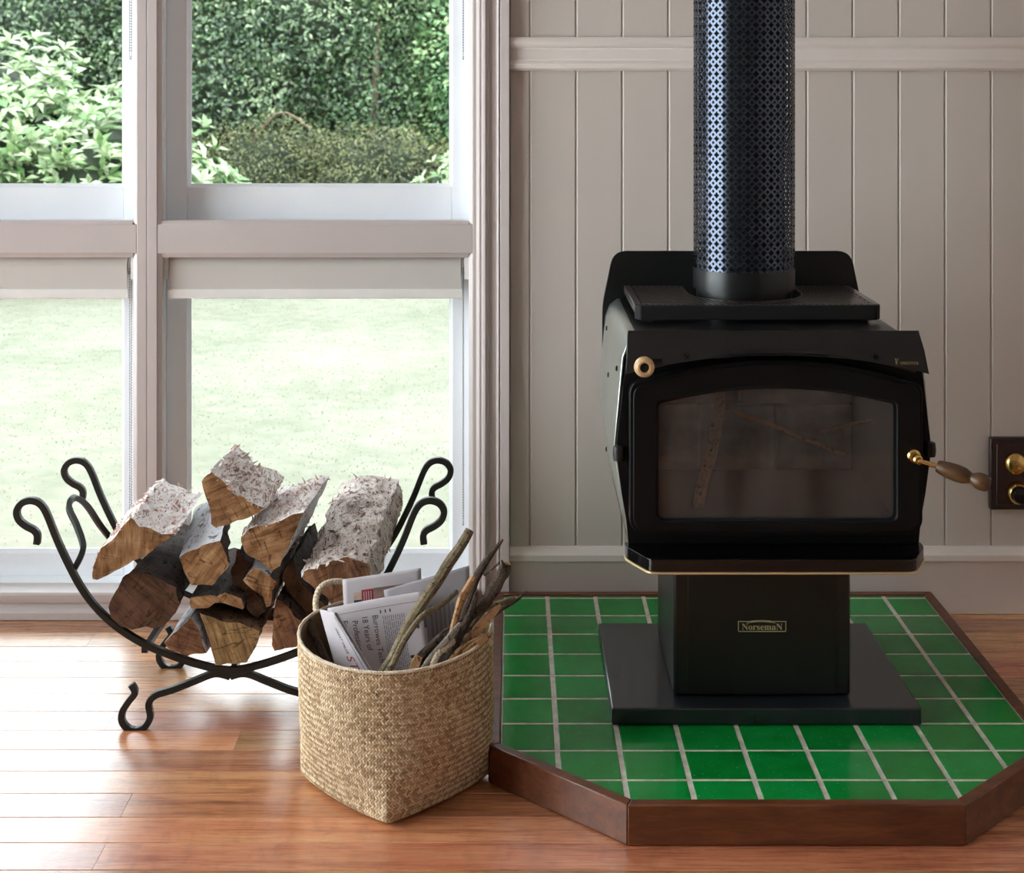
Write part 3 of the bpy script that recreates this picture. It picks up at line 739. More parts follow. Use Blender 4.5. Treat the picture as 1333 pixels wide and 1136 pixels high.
# flue: inner pipe plus perforated guard
obj('inner_pipe', MB().lathe([(.078, .770), (.078, 2.69)], (SX, FY, 0), (0, 0, 1), 40), M['soot'], stove)
obj('flue_collar', MB().lathe([(.079, .7695), (.094, .7695), (.094, .812), (.079, .812)], (SX, FY, 0), (0, 0, 1), 48), M['black2'], stove)
guard = MB(); ncell = 40; pit = 2*math.pi*FR/ncell; zg0 = .852; ncz = int((2.05-zg0)/pit)
h = .5; a_ = .37; b_ = .165; r_ = .185
innr = [(a_, 0), (a_*.92, .085), (b_, b_), (.085, a_*.92), (0, a_)]
outr = [(h, 0), (h, h-r_), (h-r_*.72, h-r_*.72), (h-r_, h), (0, h)]
gv = []; gf = []
for cz in range(ncz):
    for ci in range(ncell):
        for qx, qy in ((1, 1), (-1, 1), (-1, -1), (1, -1)):
            o = len(gv)
            for (ux, uy) in innr+outr:
                th = 2*math.pi*(ci+.5+ux*qx)/ncell; zz = zg0+(cz+.5+uy*qy)*pit
                gv.append((SX+FR*math.cos(th), FY+FR*math.sin(th), zz))
            for k in range(4):
                q = (o+k, o+k+1, o+5+k+1, o+5+k); gf.append(q if qx*qy < 0 else q[::-1])
guard.add(gv, gf)
go = obj('perforated_guard', guard, M['flue'], stove, sharp=None)
for p in go.data.polygons: p.use_smooth = False
wld = go.modifiers.new('weld', 'WELD'); wld.merge_threshold = 2e-5
so_ = go.modifiers.new('thickness', 'SOLIDIFY'); so_.thickness = .0012; so_.offset = -1
ztop_g = zg0+ncz*pit
obj('guard_band', MB().lathe([(FR-.003, .8125), (FR+.0006, .8125), (FR+.0006, .8525), (FR-.003, .8525)], (SX, FY, 0), (0, 0, 1), 64), M['black2'], stove)
obj('upper_guard', MB().lathe([(FR-.003, ztop_g), (FR+.0006, ztop_g), (FR+.0006, 2.69), (FR-.003, 2.69)], (SX, FY, 0), (0, 0, 1), 64), M['black2'], stove)
# door handle: brass boss, rod and turned wooden grip
hb = P(1190, 594, 2.59)
hdl = obj('handle_boss', MB().lathe([(.010, 0), (.0115, .004), (.0115, .016), (.009, .019), (.004, .020)], (hb.x, Y(2.606), hb.z), (0, -1, 0), 24), M['brass'], stove)
r0 = Vector((hb.x+.004, Y(2.575), hb.z-.004)); r1 = P(1220, 606.5, 2.56); r2 = P(1289, 631, 2.52)
obj('handle_hub', MB().lathe([(.006, -.004), (.0085, 0), (.0085, .011), (.006, .014)], (hb.x+.003, Y(2.586), hb.z-.003), (0, -1, 0), 18), M['brass'], hdl)
obj('handle_rod', MB().tube([r0, r0+(r1-r0)*.5, r1+(r2-r1)*.1], .0042, 10), M['brass'], hdl)
ax = (r2-r1); LN = ax.length
gp = [(.004, 0), (.0098, .0), (.0115, .06), (.0135, .2), (.0145, .38), (.0135, .52), (.0105, .60), (.0088, .645), (.0105, .69), (.0138, .76), (.0145, .84), (.0135, .94), (.0105, .985), (.004, 1.0)]
obj('wooden_grip', MB().lathe([(r, t*LN) for r, t in gp], r1, ax, 24), M['handlewood'], hdl)
# badge on the pedestal and script on the hood
bz = P(992, 815, 2.757); yb0 = Y(2.7565)
fr_o = [(bz.x-.044, bz.z-.0098), (bz.x+.044, bz.z-.0098), (bz.x+.044, bz.z+.0098), (bz.x-.044, bz.z+.0098)]
o1 = rounded(fr_o, [.003, .003, .0006, .0006], 4); o2 = rounded([(bz.x+(a-bz.x)*.967, bz.z+(b-bz.z)*.86) for a, b in fr_o], [.002, .002, .0004, .0004], 4)
bd = MB(); bd.ring(o1, o2, 'y', yb0-.0006, yb0+.0002)
for dz in (.0072, .0096):
    arc = [(bz.x-.002+u*.026, yb0-.0004, bz.z+dz+.0026*(1-u*u)-.001) for u in np.linspace(-1, 1, 13)]
    bd.tube(arc, .0005, 5)
def put_text(mb, body, size, org, ux, uy, spacing=1.0, squash=1.0):
    v, f = text_mesh(body, size, spacing); ux, uy = Vector(ux), Vector(uy)
    mb.add([Vector(org)+ux*p[0]*squash+uy*p[1] for p in v], f)
def plain_serif(s):
    out = ''
    for ch in s:
        if 'A' <= ch <= 'Z': out += chr(0x1D400+ord(ch)-65)
        elif 'a' <= ch <= 'z': out += chr(0x1D41A+ord(ch)-97)
        else: out += ch
    return out
put_text(bd, plain_serif('NorsemaN'), .0168, (bz.x, yb0-.0006, bz.z-.0012), (1, 0, 0), (0, 0, 1), .98, .98)
obj('badge', bd, M['badge'], ped, sharp=None)
sc_ = MB(); fz = P(1176, 469, 2.60)
hn = Vector((0, .018, .029)).normalized()
fo = Vector((SX+.2215, Y(2.6012)-.0012, .7345))
put_text(sc_, plain_serif('F'), .015, fo+Vector((-.0155, 0, .0015)), (1, 0, 0), hn, 1, .8); put_text(sc_, plain_serif('ORESTER'), .0072, fo+Vector((.006, 0, -.001)), (1, 0, 0), hn, 1.05, .9)
obj('model_script', sc_, M['badgedim'], hd, sharp=None)

# ------------------------------------------------------------------ switch plate on the wall
px0, px1 = X(1289.5, 3.44), X(1289.5, 3.44)+.110
sw = thing('switch_plate', 'dark wooden switch plate with brass dimmer on right wall', 'switch', ((px0+px1)/2, -.005, Z(664, 3.44)))
zA, zB = Z(664, 3.44), Z(570, 3.44)
obj('back_plate', MB().prism([(px0, zA), (px1, zA), (px1, zB), (px0, zB)], 'y', -.0195, -.0002), M['switchwood'], sw, bevel=.004)
obj('raised_panel', MB().box(px0+.013, px1-.013, -.0235, -.0196, zA+.013, zB-.013), M['switchwood'], sw, bevel=.002)
c1 = P(1322, 603, 3.435); c2 = P(1324, 641, 3.435)
sk1 = obj('brass_dome', MB().lathe([(.026, 0), (.0262, .003), (.0245, .009), (.019, .0165), (.011, .020), (.009, .0205), (.009, .0215), (.004, .022)], (c1.x, -.0236, c1.z), (0, -1, 0), 32), M['brass'], sw)
obj('toggle', MB().lathe([(.003, 0), (.004, .006), (.0055, .014), (.004, .018), (.001, .019)], (c1.x, -.0458, c1.z), (.0, -1, -.35), 16), M['brass'], sk1)
sk2 = obj('dimmer_collar', MB().lathe([(.026, 0), (.0262, .004), (.0245, .012), (.0225, .018), (.021, .020), (.010, .020)], (c2.x, -.0236, c2.z), (0, -1, 0), 32), M['brass'], sw)
obj('dimmer_knob', MB().lathe([(.0195, .0202), (.0195, .028), (.017, .033), (.006, .034)], (c2.x, -.0236, c2.z), (0, -1, 0), 32), M['switchblack'], sk2)

# ------------------------------------------------------------------ wrought iron log rack
DF, DB = 2.84, 3.14
rack = thing('log_rack', 'black wrought iron log rack with hooked ends in front of window', 'rack', (-.532, Y(2.99), 0))
half = [(48, 708), (49, 697), (45, 690), (34, 684), (25, 676), (22, 665), (28, 655), (40, 651), (52, 655), (61, 668), (75, 703), (91, 737), (107, 766), (127, 792), (152, 815), (185, 836), (222, 852), (262, 865), (300, 872)]
full = half+[(600-x, y) for x, y in half[::-1][1:]]
leg = [(171, 890), (176, 901), (168, 912), (160, 925), (159, 937), (166, 947), (177, 950.5), (189, 945), (196, 932), (194, 915), (203, 904), (225, 897), (253, 886), (280, 876)]
def plane_path(pts, yv): return [Vector((X(a, DF), yv, Z(b, DF))) for a, b in pts]
for dd in (DF, DB):
    obj('hoop', MB().tube(smooth_path(plane_path(full, Y(dd)), 4), .0062, 4, square=True), M['iron'], rack, bevel=.0012)
    for sgn in (0, 1):
        pts = leg if sgn == 0 else [(600-x, y) for x, y in leg]
        pts = pts+[(300, 880) if sgn == 0 else (300, 880)]
        obj('leg', MB().tube(smooth_path(plane_path(pts, Y(dd)+(.0 if sgn == 0 else .0008)), 4), .0062, 4, square=True), M['iron'], rack, bevel=.0012)
for (a, b) in ((300, 879), (188, 846), (412, 846)):
    q0 = Vector((X(a, DF), Y(DF), Z(b, DF))); q1 = Vector((q0.x, Y(DB), q0.z))
    obj('cross_bar', MB().tube([q0, q1], .0055, 4, square=True), M['iron'], rack)
bail = [(97, 740, 2.845), (106, 722, 2.86), (108, 708, 2.885), (100, 684, 2.93), (90, 662, 2.975), (93, 650, 3.005), (101, 648.5, 3.03), (114, 659, 3.06), (130, 683, 3.10), (148, 706, 3.14)]
bp = smooth_path([P(*q) for q in bail], 5)
obj('bail', MB().tube(bp, .0055, 4, square=True), M['iron'], rack, bevel=.001)

# ------------------------------------------------------------------ firewood
def make_log(label, d0, poly, types, ref, L, mats, scale=1.0, seed=0, step=.007, amp=1.0, flakes=0):
    """poly: end-face outline in photograph pixels at distance d0; types: one letter per edge, b bark / s split; ref: a front pixel and where it ends up at distance d0+L"""
    pts = [Vector((X(a, d0), Z(b, d0))) for a, b in poly]
    f0 = P(ref[0][0], ref[0][1], d0); b0 = P(ref[1][0], ref[1][1], d0+L)
    area = sum(pts[i].x*pts[(i+1) % len(pts)].y-pts[(i+1) % len(pts)].x*pts[i].y for i in range(len(pts)))
    c = sum(pts, Vector((0, 0)))/len(pts)
    off = b0-f0
    if scale != 1.0:
        fr2 = Vector((f0.x, f0.z)); off = off+Vector(((fr2-c).x*(1-scale), 0, (fr2-c).y*(1-scale)))
    out = []; ty = []
    n = len(pts)
    for i in range(n):
        a, b = pts[i], pts[(i+1) % n]; k = max(1, int((b-a).length/step))
        for j in range(k): out.append(a+(b-a)*(j/k)); ty.append(types[i % len(types)])
    n = len(out); K = max(8, int(L/.016)); v = []; f = []; mi = []
    so = Vector((seed*3.1, seed*1.7, seed*.9))
    for k in range(K+1):
        s = k/K; y = d0+L*s+CAMY; sc = 1+(scale-1)*s
        for i in range(n):
            q = out[i]; dirv = (q-c).normalized()
            bx, bz_ = c.x+(q.x-c.x)*sc+off.x*s, c.y+(q.y-c.y)*sc+off.z*s
            pp = Vector((bx, y, bz_))
            if ty[i] == 'b': dn = noise.fractal(pp*38+so, 1.0, 2.0, 4)*.0055+noise.noise(pp*9+so)*.006
            else: dn = noise.noise(Vector((pp.x*70, pp.y*9, pp.z*70))+so)*.0026+noise.noise(pp*12+so)*.003
            dn = (dn-.003)*amp
            yo = (noise.noise(pp*45+so)*.004 if (k == 0 or k == K) else 0)
            v.append((bx+dirv.x*dn, y+yo, bz_+dirv.y*dn))
    for k in range(K):
        for i in range(n):
            j = (i+1) % n; f.append((k*n+i, k*n+j, (k+1)*n+j, (k+1)*n+i)); mi.append(1 if ty[i] == 'b' else 2)
    for end in (0, K):
        base = end*n; prev = [base+i for i in range(n)]
        cc = Vector((c.x+off.x*(end/K), 0, c.y+off.z*(end/K)))
        for sc in (.8, .6, .4, .2):
            cur = []
            for i in range(n):
                p0 = Vector(v[base+i]); q = Vector((cc.x+(p0.x-cc.x)*sc, d0+L*end/K+CAMY, cc.z+(p0.z-cc.z)*sc))
                q.y += noise.fractal(q*40+so, 1.0, 2.0, 3)*.003
                cur.append(len(v)); v.append(tuple(q))
            for i in range(n):
                j = (i+1) % n; f.append((prev[i], prev[j], cur[j], cur[i])); mi.append(0)
            prev = cur
        f.append(tuple(prev)); mi.append(0)
    mb = MB(); mb.v = v; mb.f = f; mb.m = mi
    o = obj('firewood_log', mb, [M[q] for q in mats], sharp=50)
    if flakes:
        R = random.Random(seed); fm = MB(); idx = [i for i in range(n) if ty[i] == 'b']
        for _ in range(flakes):
            i = R.choice(idx); k = R.randint(0, K-1); u, t_ = R.random(), R.random(); j = (i+1) % n
            p = (Vector(v[k*n+i])*(1-u)+Vector(v[k*n+j])*u)*(1-t_)+(Vector(v[(k+1)*n+i])*(1-u)+Vector(v[(k+1)*n+j])*u)*t_
            cc = Vector((c.x+off.x*k/K, p.y, c.y+off.z*k/K)); nr = (p-cc).normalized()
            dv = Vector((R.uniform(-.4, .4), R.uniform(-1, 1), R.uniform(-.4, .4))); dv = (dv-nr*dv.dot(nr)*.7).normalized(); sd = dv.cross(nr).normalized()
            l, w_ = R.uniform(.006, .017), R.uniform(.0015, .004); lift = R.uniform(.05, .25)
            p = p-nr*.001; a = p+sd*w_; b = p-sd*w_; m1 = p+dv*l*.5+nr*l*.28*lift; m2 = p+dv*l+nr*l*lift*R.uniform(.1, 1.0)
            h_ = nr*.0012
            fm.add([a, b, m1+sd*w_, m1-sd*w_, m2+sd*w_*.4, m2-sd*w_*.4, a+h_, b+h_, m1+sd*w_+h_, m1-sd*w_+h_, m2+sd*w_*.4+h_*.5, m2-sd*w_*.4+h_*.5],
                   [(0, 1, 3, 2), (2, 3, 5, 4), (6, 8, 9, 7), (8, 10, 11, 9), (0, 2, 8, 6), (2, 4, 10, 8), (1, 7, 9, 3), (3, 9, 11, 5), (4, 5, 11, 10)], 0)
        fo_ = obj('bark_flakes', fm, M['flake_'+mats[1]], o, sharp=None); fo_['kind'] = 'stuff'
    return tag(o, label, 'log', 'firewood in the iron rack')
PB, MBk, DK, BR, SP = 'bark_pale', 'bark_mottled', 'bark_dark', 'bark_brown', 'split'
make_log('wide split log with pale flaky top leaning at the left end of the pile', 2.79, [(116, 757), (118, 737), (130, 712), (150, 690), (171, 669), (184, 680), (200, 686), (214, 694), (231, 694), (214, 706), (190, 726), (166, 738), (148, 746), (136, 752), (124, 757)],
         'bbbbbbbbsssssss', ((171, 669), (212, 618)), .30, ('end', PB, SP), seed=1, amp=1.3, flakes=420)
make_log('split log on top of the pile with ragged white bark, highest of all', 2.80, [(274, 611), (261, 625), (264, 640), (270, 660), (273, 684), (279, 691), (305, 680), (320, 675), (345, 667), (349, 661), (335, 654), (313, 640), (303, 638), (294, 626)],
         'ssssssssbbbbbb', ((274, 611), (305, 576)), .27, ('end', PB, SP), seed=2, amp=1.5, flakes=420)
make_log('kite shaped split log with white bark just right of the top log', 2.805, [(310, 699), (320, 686), (328, 681.5), (352, 677.5), (370, 669.5), (387, 664), (396.5, 666), (387, 694), (374, 720), (365, 737), (354, 744), (336, 731), (321, 721), (314, 712)],
         'bbbbbbsssbssss', ((396, 666), (430, 618)), .33, ('end', PB, SP), seed=3, amp=1.2, flakes=350)
make_log('thick half round log with mottled grey bark at the right end of the pile', 2.80, [(386, 747), (396, 738), (408, 732), (428, 726.5), (454, 727), (480, 733), (487, 760), (484, 787), (455, 800), (432, 790), (412, 772), (396, 757)],
         'bbbbbbbsssss', ((386, 747), (439, 636)), .47, ('end_red', MBk, SP), seed=4, amp=1.6, flakes=500)
make_log('round log with dark weathered end and growth rings at the lower left', 2.822, [(139, 790), (147, 773), (160, 752), (173, 745), (191, 746), (214, 754), (231, 764), (237, 785), (231, 798), (214, 815), (201, 820), (184, 819), (156, 817), (144, 805)],
         'b', ((191, 746), (240, 682)), .40, ('end_dark', DK, DK), scale=.72, seed=5, amp=.8)
make_log('squat split block with smooth grey top between round log and top log', 2.81, [(232.5, 726), (240, 718.5), (263, 707), (289, 700.5), (297, 734), (286, 752), (277, 764), (249, 762), (240, 747)],
         'sssbbbsss', ((240, 718), (257, 656)), .32, ('end', DK, SP), seed=6, scale=.9)
make_log('small split wedge of pale wood below the kite shaped log', 2.81, [(313, 754), (329, 735), (352, 748), (361, 757), (357, 769), (353, 790), (347, 791), (342, 778), (323, 766)],
         'ssbbbssss', ((329, 735), (372, 668)), .38, ('end', DK, SP), seed=7, step=.005)
make_log('thin flat splinter of wood lying across the lower middle of the pile', 2.815, [(247, 778), (272, 773), (282, 776), (294, 770), (316, 779), (319, 794), (297, 785.5), (278, 784.5), (270, 791.5), (250, 791)],
         'sssssbbbbb', ((272, 773), (305, 712)), .36, ('end', DK, DK), seed=8, step=.005, amp=.7)
make_log('chunky straw coloured block resting at the lowest point of the rack', 2.822, [(258, 796), (272, 801.5), (333, 815), (341, 820), (338, 834), (322, 864), (280, 865.5), (273, 844), (265, 819)],
         'bbbbbssss', ((333, 815), (364, 745)), .40, ('end_yellow', BR, SP), seed=9)
make_log('reddish fan shaped wedge beside the lowest block on its left', 2.822, [(248, 801), (259, 816), (266, 834), (270, 851), (244, 853), (223, 847), (212, 837), (228, 822)],
         's', ((248, 801), (292, 735)), .38, ('end_red', DK, SP), seed=10)
make_log('reddish split log half hidden behind the left rim of the basket', 2.822, [(359, 777), (378, 785), (397, 808), (404, 832), (386, 843), (356, 850), (351.5, 842), (353, 823), (355, 798)],
         'bbbbsssss', ((359, 777), (392, 715)), .38, ('end_red', DK, SP), seed=11)
make_log('dark shaggy barked log wedged between kite shaped and half round logs', 2.86, [(366, 752), (372, 735), (382, 725), (388, 748), (404, 768), (428, 793), (406, 805), (382, 782), (370, 770)],
         'b', ((372, 735), (402, 684)), .24, ('end_dark', DK, DK), seed=12, scale=.8)
make_log('dark rough log deep in the middle behind the small wedge', 2.875, [(300, 742), (309, 716), (318, 728), (332, 733), (326, 764), (340, 780), (346, 796), (335, 806), (321, 792), (319, 776), (300, 767)],
         'b', ((309, 722), (325, 698)), .16, ('end_dark', DK, DK), seed=13, scale=.8)

# ------------------------------------------------------------------ woven basket
BC = Vector((-.2055, Y(2.643))); BH = .258; BR_ = .170
def bshape(th, t):
    """radius at angle th and height fraction t"""
    c, s = abs(math.cos(th)), abs(math.sin(th))
    q = max(0.0, 1-t/.62); q = q*q*(3-2*q)
    p = 2-.82*q
    ax, ay = BR_*(1-.015*q), BR_*(1+.085*q)
    r = ((c/ax)**p+(s/ay)**p)**(-1/p)
    r *= 1+.012*math.sin(3.1*t+th)-.006*math.cos(2*th+1)
    if t < .05: r *= 1-.10*(1-t/.05)**2
    return r
def bpos(th, t, off=0.0):
    r = bshape(th, t)+off
    lift = .007*math.sin(th*1.0+.4)*t**3+.004*math.cos(2*th)*t**3
    if t < .2: lift += .010*(1-t/.2)**2*max(0, 1-abs(math.sin(2*th))*0-abs(math.cos(2*th)))*0
    return Vector((BC.x+r*math.cos(th), BC.y+r*math.sin(th), .0018+t*BH+lift))
basket = thing('woven_basket', 'round topped woven seagrass basket holding newspapers and kindling', 'basket', (BC.x, BC.y, 0))
mb = MB(); NTH, NTT = 96, 28
ts = [0]+[.02, .05]+list(np.linspace(.09, 1, NTT-3))
for inn in (0, 1):
    vs = [bpos(2*math.pi*i/NTH, t, -.0012-.004*inn) for t in ts for i in range(NTH)]
    fs = [(k*NTH+i, k*NTH+(i+1) % NTH, (k+1)*NTH+(i+1) % NTH, (k+1)*NTH+i) for k in range(len(ts)-1) for i in range(NTH)]
    if inn: fs = [q[::-1] for q in fs]
    fs.append(tuple(range(NTH)) if inn else tuple(range(NTH))[::-1])
    mb.add(vs, fs)
o0, o1_ = (len(ts)-1)*NTH, len(ts)*NTH+(len(ts)-1)*NTH
mb.f += [(o0+i, o0+(i+1) % NTH, o1_+(i+1) % NTH, o1_+i) for i in range(NTH)]; mb.m += [0]*NTH
bb_ = obj('wall', mb, M['weavebase'], basket, sharp=None)
for p in bb_.data.polygons: p.use_smooth = True
wv, wf = [], []
n_ = 196; k_ = 2*math.pi/(2*n_); kh = .00282/BH; qmax = int(.985/kh)
R3 = random.Random(5)
def strand(p, q, dirn):
    # p,q lattice (p around, q up); dirn +1: runs up and round, -1: other diagonal
    o = len(wv); lo = R3.uniform(-.0003, .0004)
    for ii, s in enumerate((-.47, .2, .8, 1.47)):
        for jj, wdt in enumerate((-.43, 0, .43)):
            if dirn > 0: i_, j_ = s, wdt
            else: i_, j_ = wdt, s
            pp, qq = p+(i_-j_), q+(i_+j_)
            t = min(max(qq*kh+.012, 0), .998); th = pp*k_
            off = (-.0005, .0008, .0008, -.0005)[ii]+(0 if jj == 1 else -.0005)+lo
            wv.append(bpos(th, t, off))
    for ii in range(3):
        for jj in range(2):
            a = o+ii*3+jj; qd = (a, a+1, a+4, a+3); wf.append(qd if dirn < 0 else qd[::-1])
for q in range(0, qmax):
    if q % 4 == 0:
        for p in range(q % 2, 2*n_, 2): strand(p, q, 1)
    elif q % 4 == 2:
        for p in range(q % 2, 2*n_, 2): strand(p, q, -1)
wm = MB(); wm.add(wv, wf)
wo = obj('woven_strands', wm, M['weave'], basket, sharp=None); wo['kind'] = 'stuff'
for p in wo.data.polygons: p.use_smooth = True
# two-ply cord rim and handles
def cord(path, r, turns, parent, name, n=6):
    path = [Vector(p) for p in path]; mb = MB(); K = len(path)
    for ph in (0, 2.094, 4.189):
        pp = []; nrm = (path[1]-path[0]).orthogonal().normalized()
        for k in range(K):
            t = (path[min(k+1, K-1)]-path[max(k-1, 0)]).normalized(); nrm = (nrm-t*nrm.dot(t)).normalized(); b = t.cross(nrm)
            a = ph+turns*2*math.pi*k/(K-1); pp.append(path[k]+(nrm*math.cos(a)+b*math.sin(a))*r*.55)
        mb.tube(pp, r*.62, n)
    return obj(name, mb, M['rope'], parent)
rim = [bpos(2*math.pi*i/240, 1.0, -.002)+Vector((0, 0, .001)) for i in range(241)]
cord(rim, .0032, 70, basket, 'rim_cord', 5)
h1 = smooth_path([P(563, 867, 2.512), P(572, 849, 2.535), P(594, 834, 2.575), P(614, 827.5, 2.60), P(630, 829, 2.61), P(640, 838, 2.605)], 10)
cord(h1, .0052, 11, basket, 'handle')
h2 = smooth_path([P(412, 801, 2.73), P(411, 782, 2.735), P(416, 766, 2.745), P(428, 758, 2.76), P(446, 757, 2.775), P(462, 765, 2.79), P(470, 779, 2.80)], 8)
cord(h2, .0052, 9, basket, 'handle')

# ------------------------------------------------------------------ newspapers in the basket
def newspaper(label, tl, tr, br, bl, thick, mat, layers=3, curl=.0):
    """front face given by four world points; folded over at the top"""
    tl, tr, br, bl = map(Vector, (tl, tr, br, bl))
    nrm = (tr-tl).cross(bl-tl).normalized()
    if nrm.y > 0: nrm = -nrm
    def S(u, v, off=0.0):       # v 0 bottom .. 1 top
        p = bl*(1-u)*(1-v)+br*u*(1-v)+tl*(1-u)*v+tr*u*v
        return p+nrm*(off+curl*math.sin(u*math.pi)*v)
    root = thing('folded_newspaper', label, 'newspaper', (bl+br)/2, 'newspapers stuffed in the basket')
    for L in range(layers):
        ins_ = thick*.5*L/layers; r = thick/2-ins_; mb = MB(); NU, prof = 16, []
        for v in np.linspace(0, 1, 9): prof.append((v, 0, 0))
        for a in np.linspace(0, math.pi, 8)[1:-1]: prof.append((1, a, 0))
        for v in np.linspace(1, 0, 6): prof.append((v, math.pi, 0))
        up = ((tl-bl)+(tr-br)).normalized(); vs = []
        for i in range(NU+1):
            u = i/NU
            for (v, a, _) in prof:
                base = S(u, v)-nrm*(thick/2)
                wob = noise.noise(Vector((u*3+L*5, v*2, L*3.3)))*.0012*(1 if L else 0)
                vs.append(base+nrm*(r*math.cos(a)+wob)+up*(r*math.sin(a)))
        Kp = len(prof); fs = [(i*Kp+k, i*Kp+k+1, (i+1)*Kp+k+1, (i+1)*Kp+k) for i in range(NU) for k in range(Kp-1)]
        mb.add(vs, fs)
        o = obj('sheet', mb, M[mat], root, sharp=None)
        for p in o.data.polygons: p.use_smooth = True
        s_ = o.modifiers.new('thickness', 'SOLIDIFY'); s_.thickness = .0007; s_.offset = -1
    return root, S
def on(S, mb, body, size, u, v, sxu, down=True, wu=1.0, wv=1.0, off=.0012, font=True):
    """lay text on the face; down: reading runs from top to bottom"""
    vv, ff = text_mesh(body, size)
    out = []
    for x, y, _ in vv:
        if down: out.append(S(u+y/wu, v-x/wv, off))
        else: out.append(S(u+x/wu, v+y/wv, off))
    mb.add(out, ff)
def patch(S, mb, u0, u1, v0, v1, off=.001):
    nU, nV = 6, 4; vs = [S(u0+(u1-u0)*i/nU, v0+(v1-v0)*j/nV, off) for i in range(nU+1) for j in range(nV+1)]
    mb.add(vs, [(i*(nV+1)+j, (i+1)*(nV+1)+j, (i+1)*(nV+1)+j+1, i*(nV+1)+j+1) for i in range(nU) for j in range(nV)])
# back papers first
npB, SB = newspaper('folded newspaper at the back with a red and navy colour picture', P(446, 759, 2.735), P(548, 744, 2.745), P(552, 880, 2.70), P(452, 880, 2.69), .012, 'paper', curl=.003)
wu, wv_ = .137, .17
r_ = MB(); patch(SB, r_, .235, .385, .70, .90); obj('red_picture', r_, M['inkred'], npB, sharp=None)
r_ = MB()
for i in range(4): patch(SB, r_, .262+.03*i, .270+.03*i, .72, .88, .0016)
obj('picture_stripe', r_, M['paper'], npB, sharp=None)
r_ = MB(); patch(SB, r_, .135, .233, .70, .80); obj('navy_picture', r_, M['inknavy'], npB, sharp=None)
r_ = MB(); patch(SB, r_, .135, .233, .802, .885); obj('tan_picture', r_, M['inkskin'], npB, sharp=None)
r_ = MB(); patch(SB, r_, .388, .96, .70, .905); obj('wide_picture', r_, M['inkbrown'], npB, sharp=None)
npC, SC2 = newspaper('folded newspaper at the right back behind the long sticks', P(500, 772, 2.705), P(611, 740, 2.725), P(614, 865, 2.66), P(520, 880, 2.66), .010, 'paper2', curl=.006)
r_ = MB()
for i in range(7): patch(SC2, r_, .50+.055*i, .50+.055*i+.03, .15, .72-.03*(i % 2))
obj('print_columns', r_, M['inkgrey'], npC, sharp=None)
npA, SA = newspaper('folded newspaper at the front with printed text facing the room', P(427, 799, 2.655), P(551, 777, 2.667), P(562, 905, 2.58), P(452, 905, 2.575), .026, 'paper', layers=5, curl=.004)
wu, wvv = .165, .17
pr = MB()
on(SA, pr, 'Burrowes Tech', .0145, .475, .62, 0, True, wu, wvv)
on(SA, pr, '18 Years of', .0145, .365, .70, 0, True, wu, wvv)
on(SA, pr, 'Professional', .0145, .255, .655, 0, True, wu, wvv)
on(SA, pr, 'Expertise', .0145, .150, .72, 0, True, wu, wvv)
on(SA, pr, 'F', .048, .90, .74, 0, True, wu, wvv)
on(SA, pr, 'R', .055, .90, .34, 0, True, wu, wvv)
for i in range(3): patch(SA, pr, .535+.05*i, .548+.05*i, .895, .93, .0012)
patch(SA, pr, .02, .98, .962, .966, .0012)
obj('headline_print', pr, M['ink'], npA, sharp=None)
pr = MB(); R4 = random.Random(3)
for i in range(11):
    u = .555+.022*i; v = .86
    while v > .12:
        l = R4.uniform(.02, .07); patch(SA, pr, u, u+.009, v-l, v, .0012); v -= l+.012
obj('column_print', pr, M['inkgrey'], npA, sharp=None)
npD, SD = newspaper('narrow folded newspaper flap at the left of the basket with red lettering', P(417, 796, 2.635), P(436, 800, 2.60), P(500, 905, 2.53), P(447, 905, 2.57), .006, 'paper', layers=2)
pr = MB(); on(SD, pr, 'GREAT VALUE', .0085, .62, .66, 0, True, .06, .17); obj('headline_print', pr, M['ink'], npD, sharp=None)
pr = MB(); on(SD, pr, 'STIHL', .028, .62, .27, 0, True, .075, .17); obj('red_lettering', pr, M['inkred'], npD, sharp=None)
pr = MB(); patch(SD, pr, .90, .93, .05, .97, .0012); obj('rule_line', pr, M['inkgrey'], npD, sharp=None)

# ------------------------------------------------------------------ sticks in the basket
def stick(label, pts, radii, mat, endmat_='kindling', n=9, k=6, seed=0, twig=None, cat='stick', kn=.12, square=False, group='kindling sticks in the basket'):
    """pts: (px, py, distance); radii in pixels"""
    path = smooth_path([P(*q) for q in pts], k); rs = smooth_r([r*p[2]/F for r, p in zip(radii, pts)], k)
    so = Vector((seed*2.3, seed, 0)); rs = [r*(1+kn*noise.noise(p*60+so)) for r, p in zip(rs, path)]
    path = [p+Vector((noise.noise(p*22+so), 0, noise.noise(p*22+so+Vector((5, 5, 5)))))*.0035 for p in path]
    mb = MB(); mb.tube(path, rs, 4 if square else n, 0, square=square, caps=False)
    nn = 4 if square else n; K = len(path)
    mb.f += [tuple(range(nn))[::-1], tuple(range((K-1)*nn, K*nn))]; mb.m += [1, 1]
    o = obj('stick', mb, [M[mat], M[endmat_]])
    tag(o, label, cat, group)
    for tw in (twig or []):
        tp = smooth_path([P(*q) for q in tw[0]], 4); obj('side_twig', MB().tube(tp, smooth_r([r*tw[0][0][2]/F for r in tw[1]], 4), 7), M[mat], o)
    return o
stick('long thick lichen-grey stick standing tallest out of the basket', [(470, 925, 2.515), (508, 862, 2.53), (540, 800, 2.55), (575, 748, 2.575), (600, 708, 2.59), (612, 689, 2.60)], [7, 7.2, 7.2, 7.5, 6.8, 5.5], 'twig', seed=1)
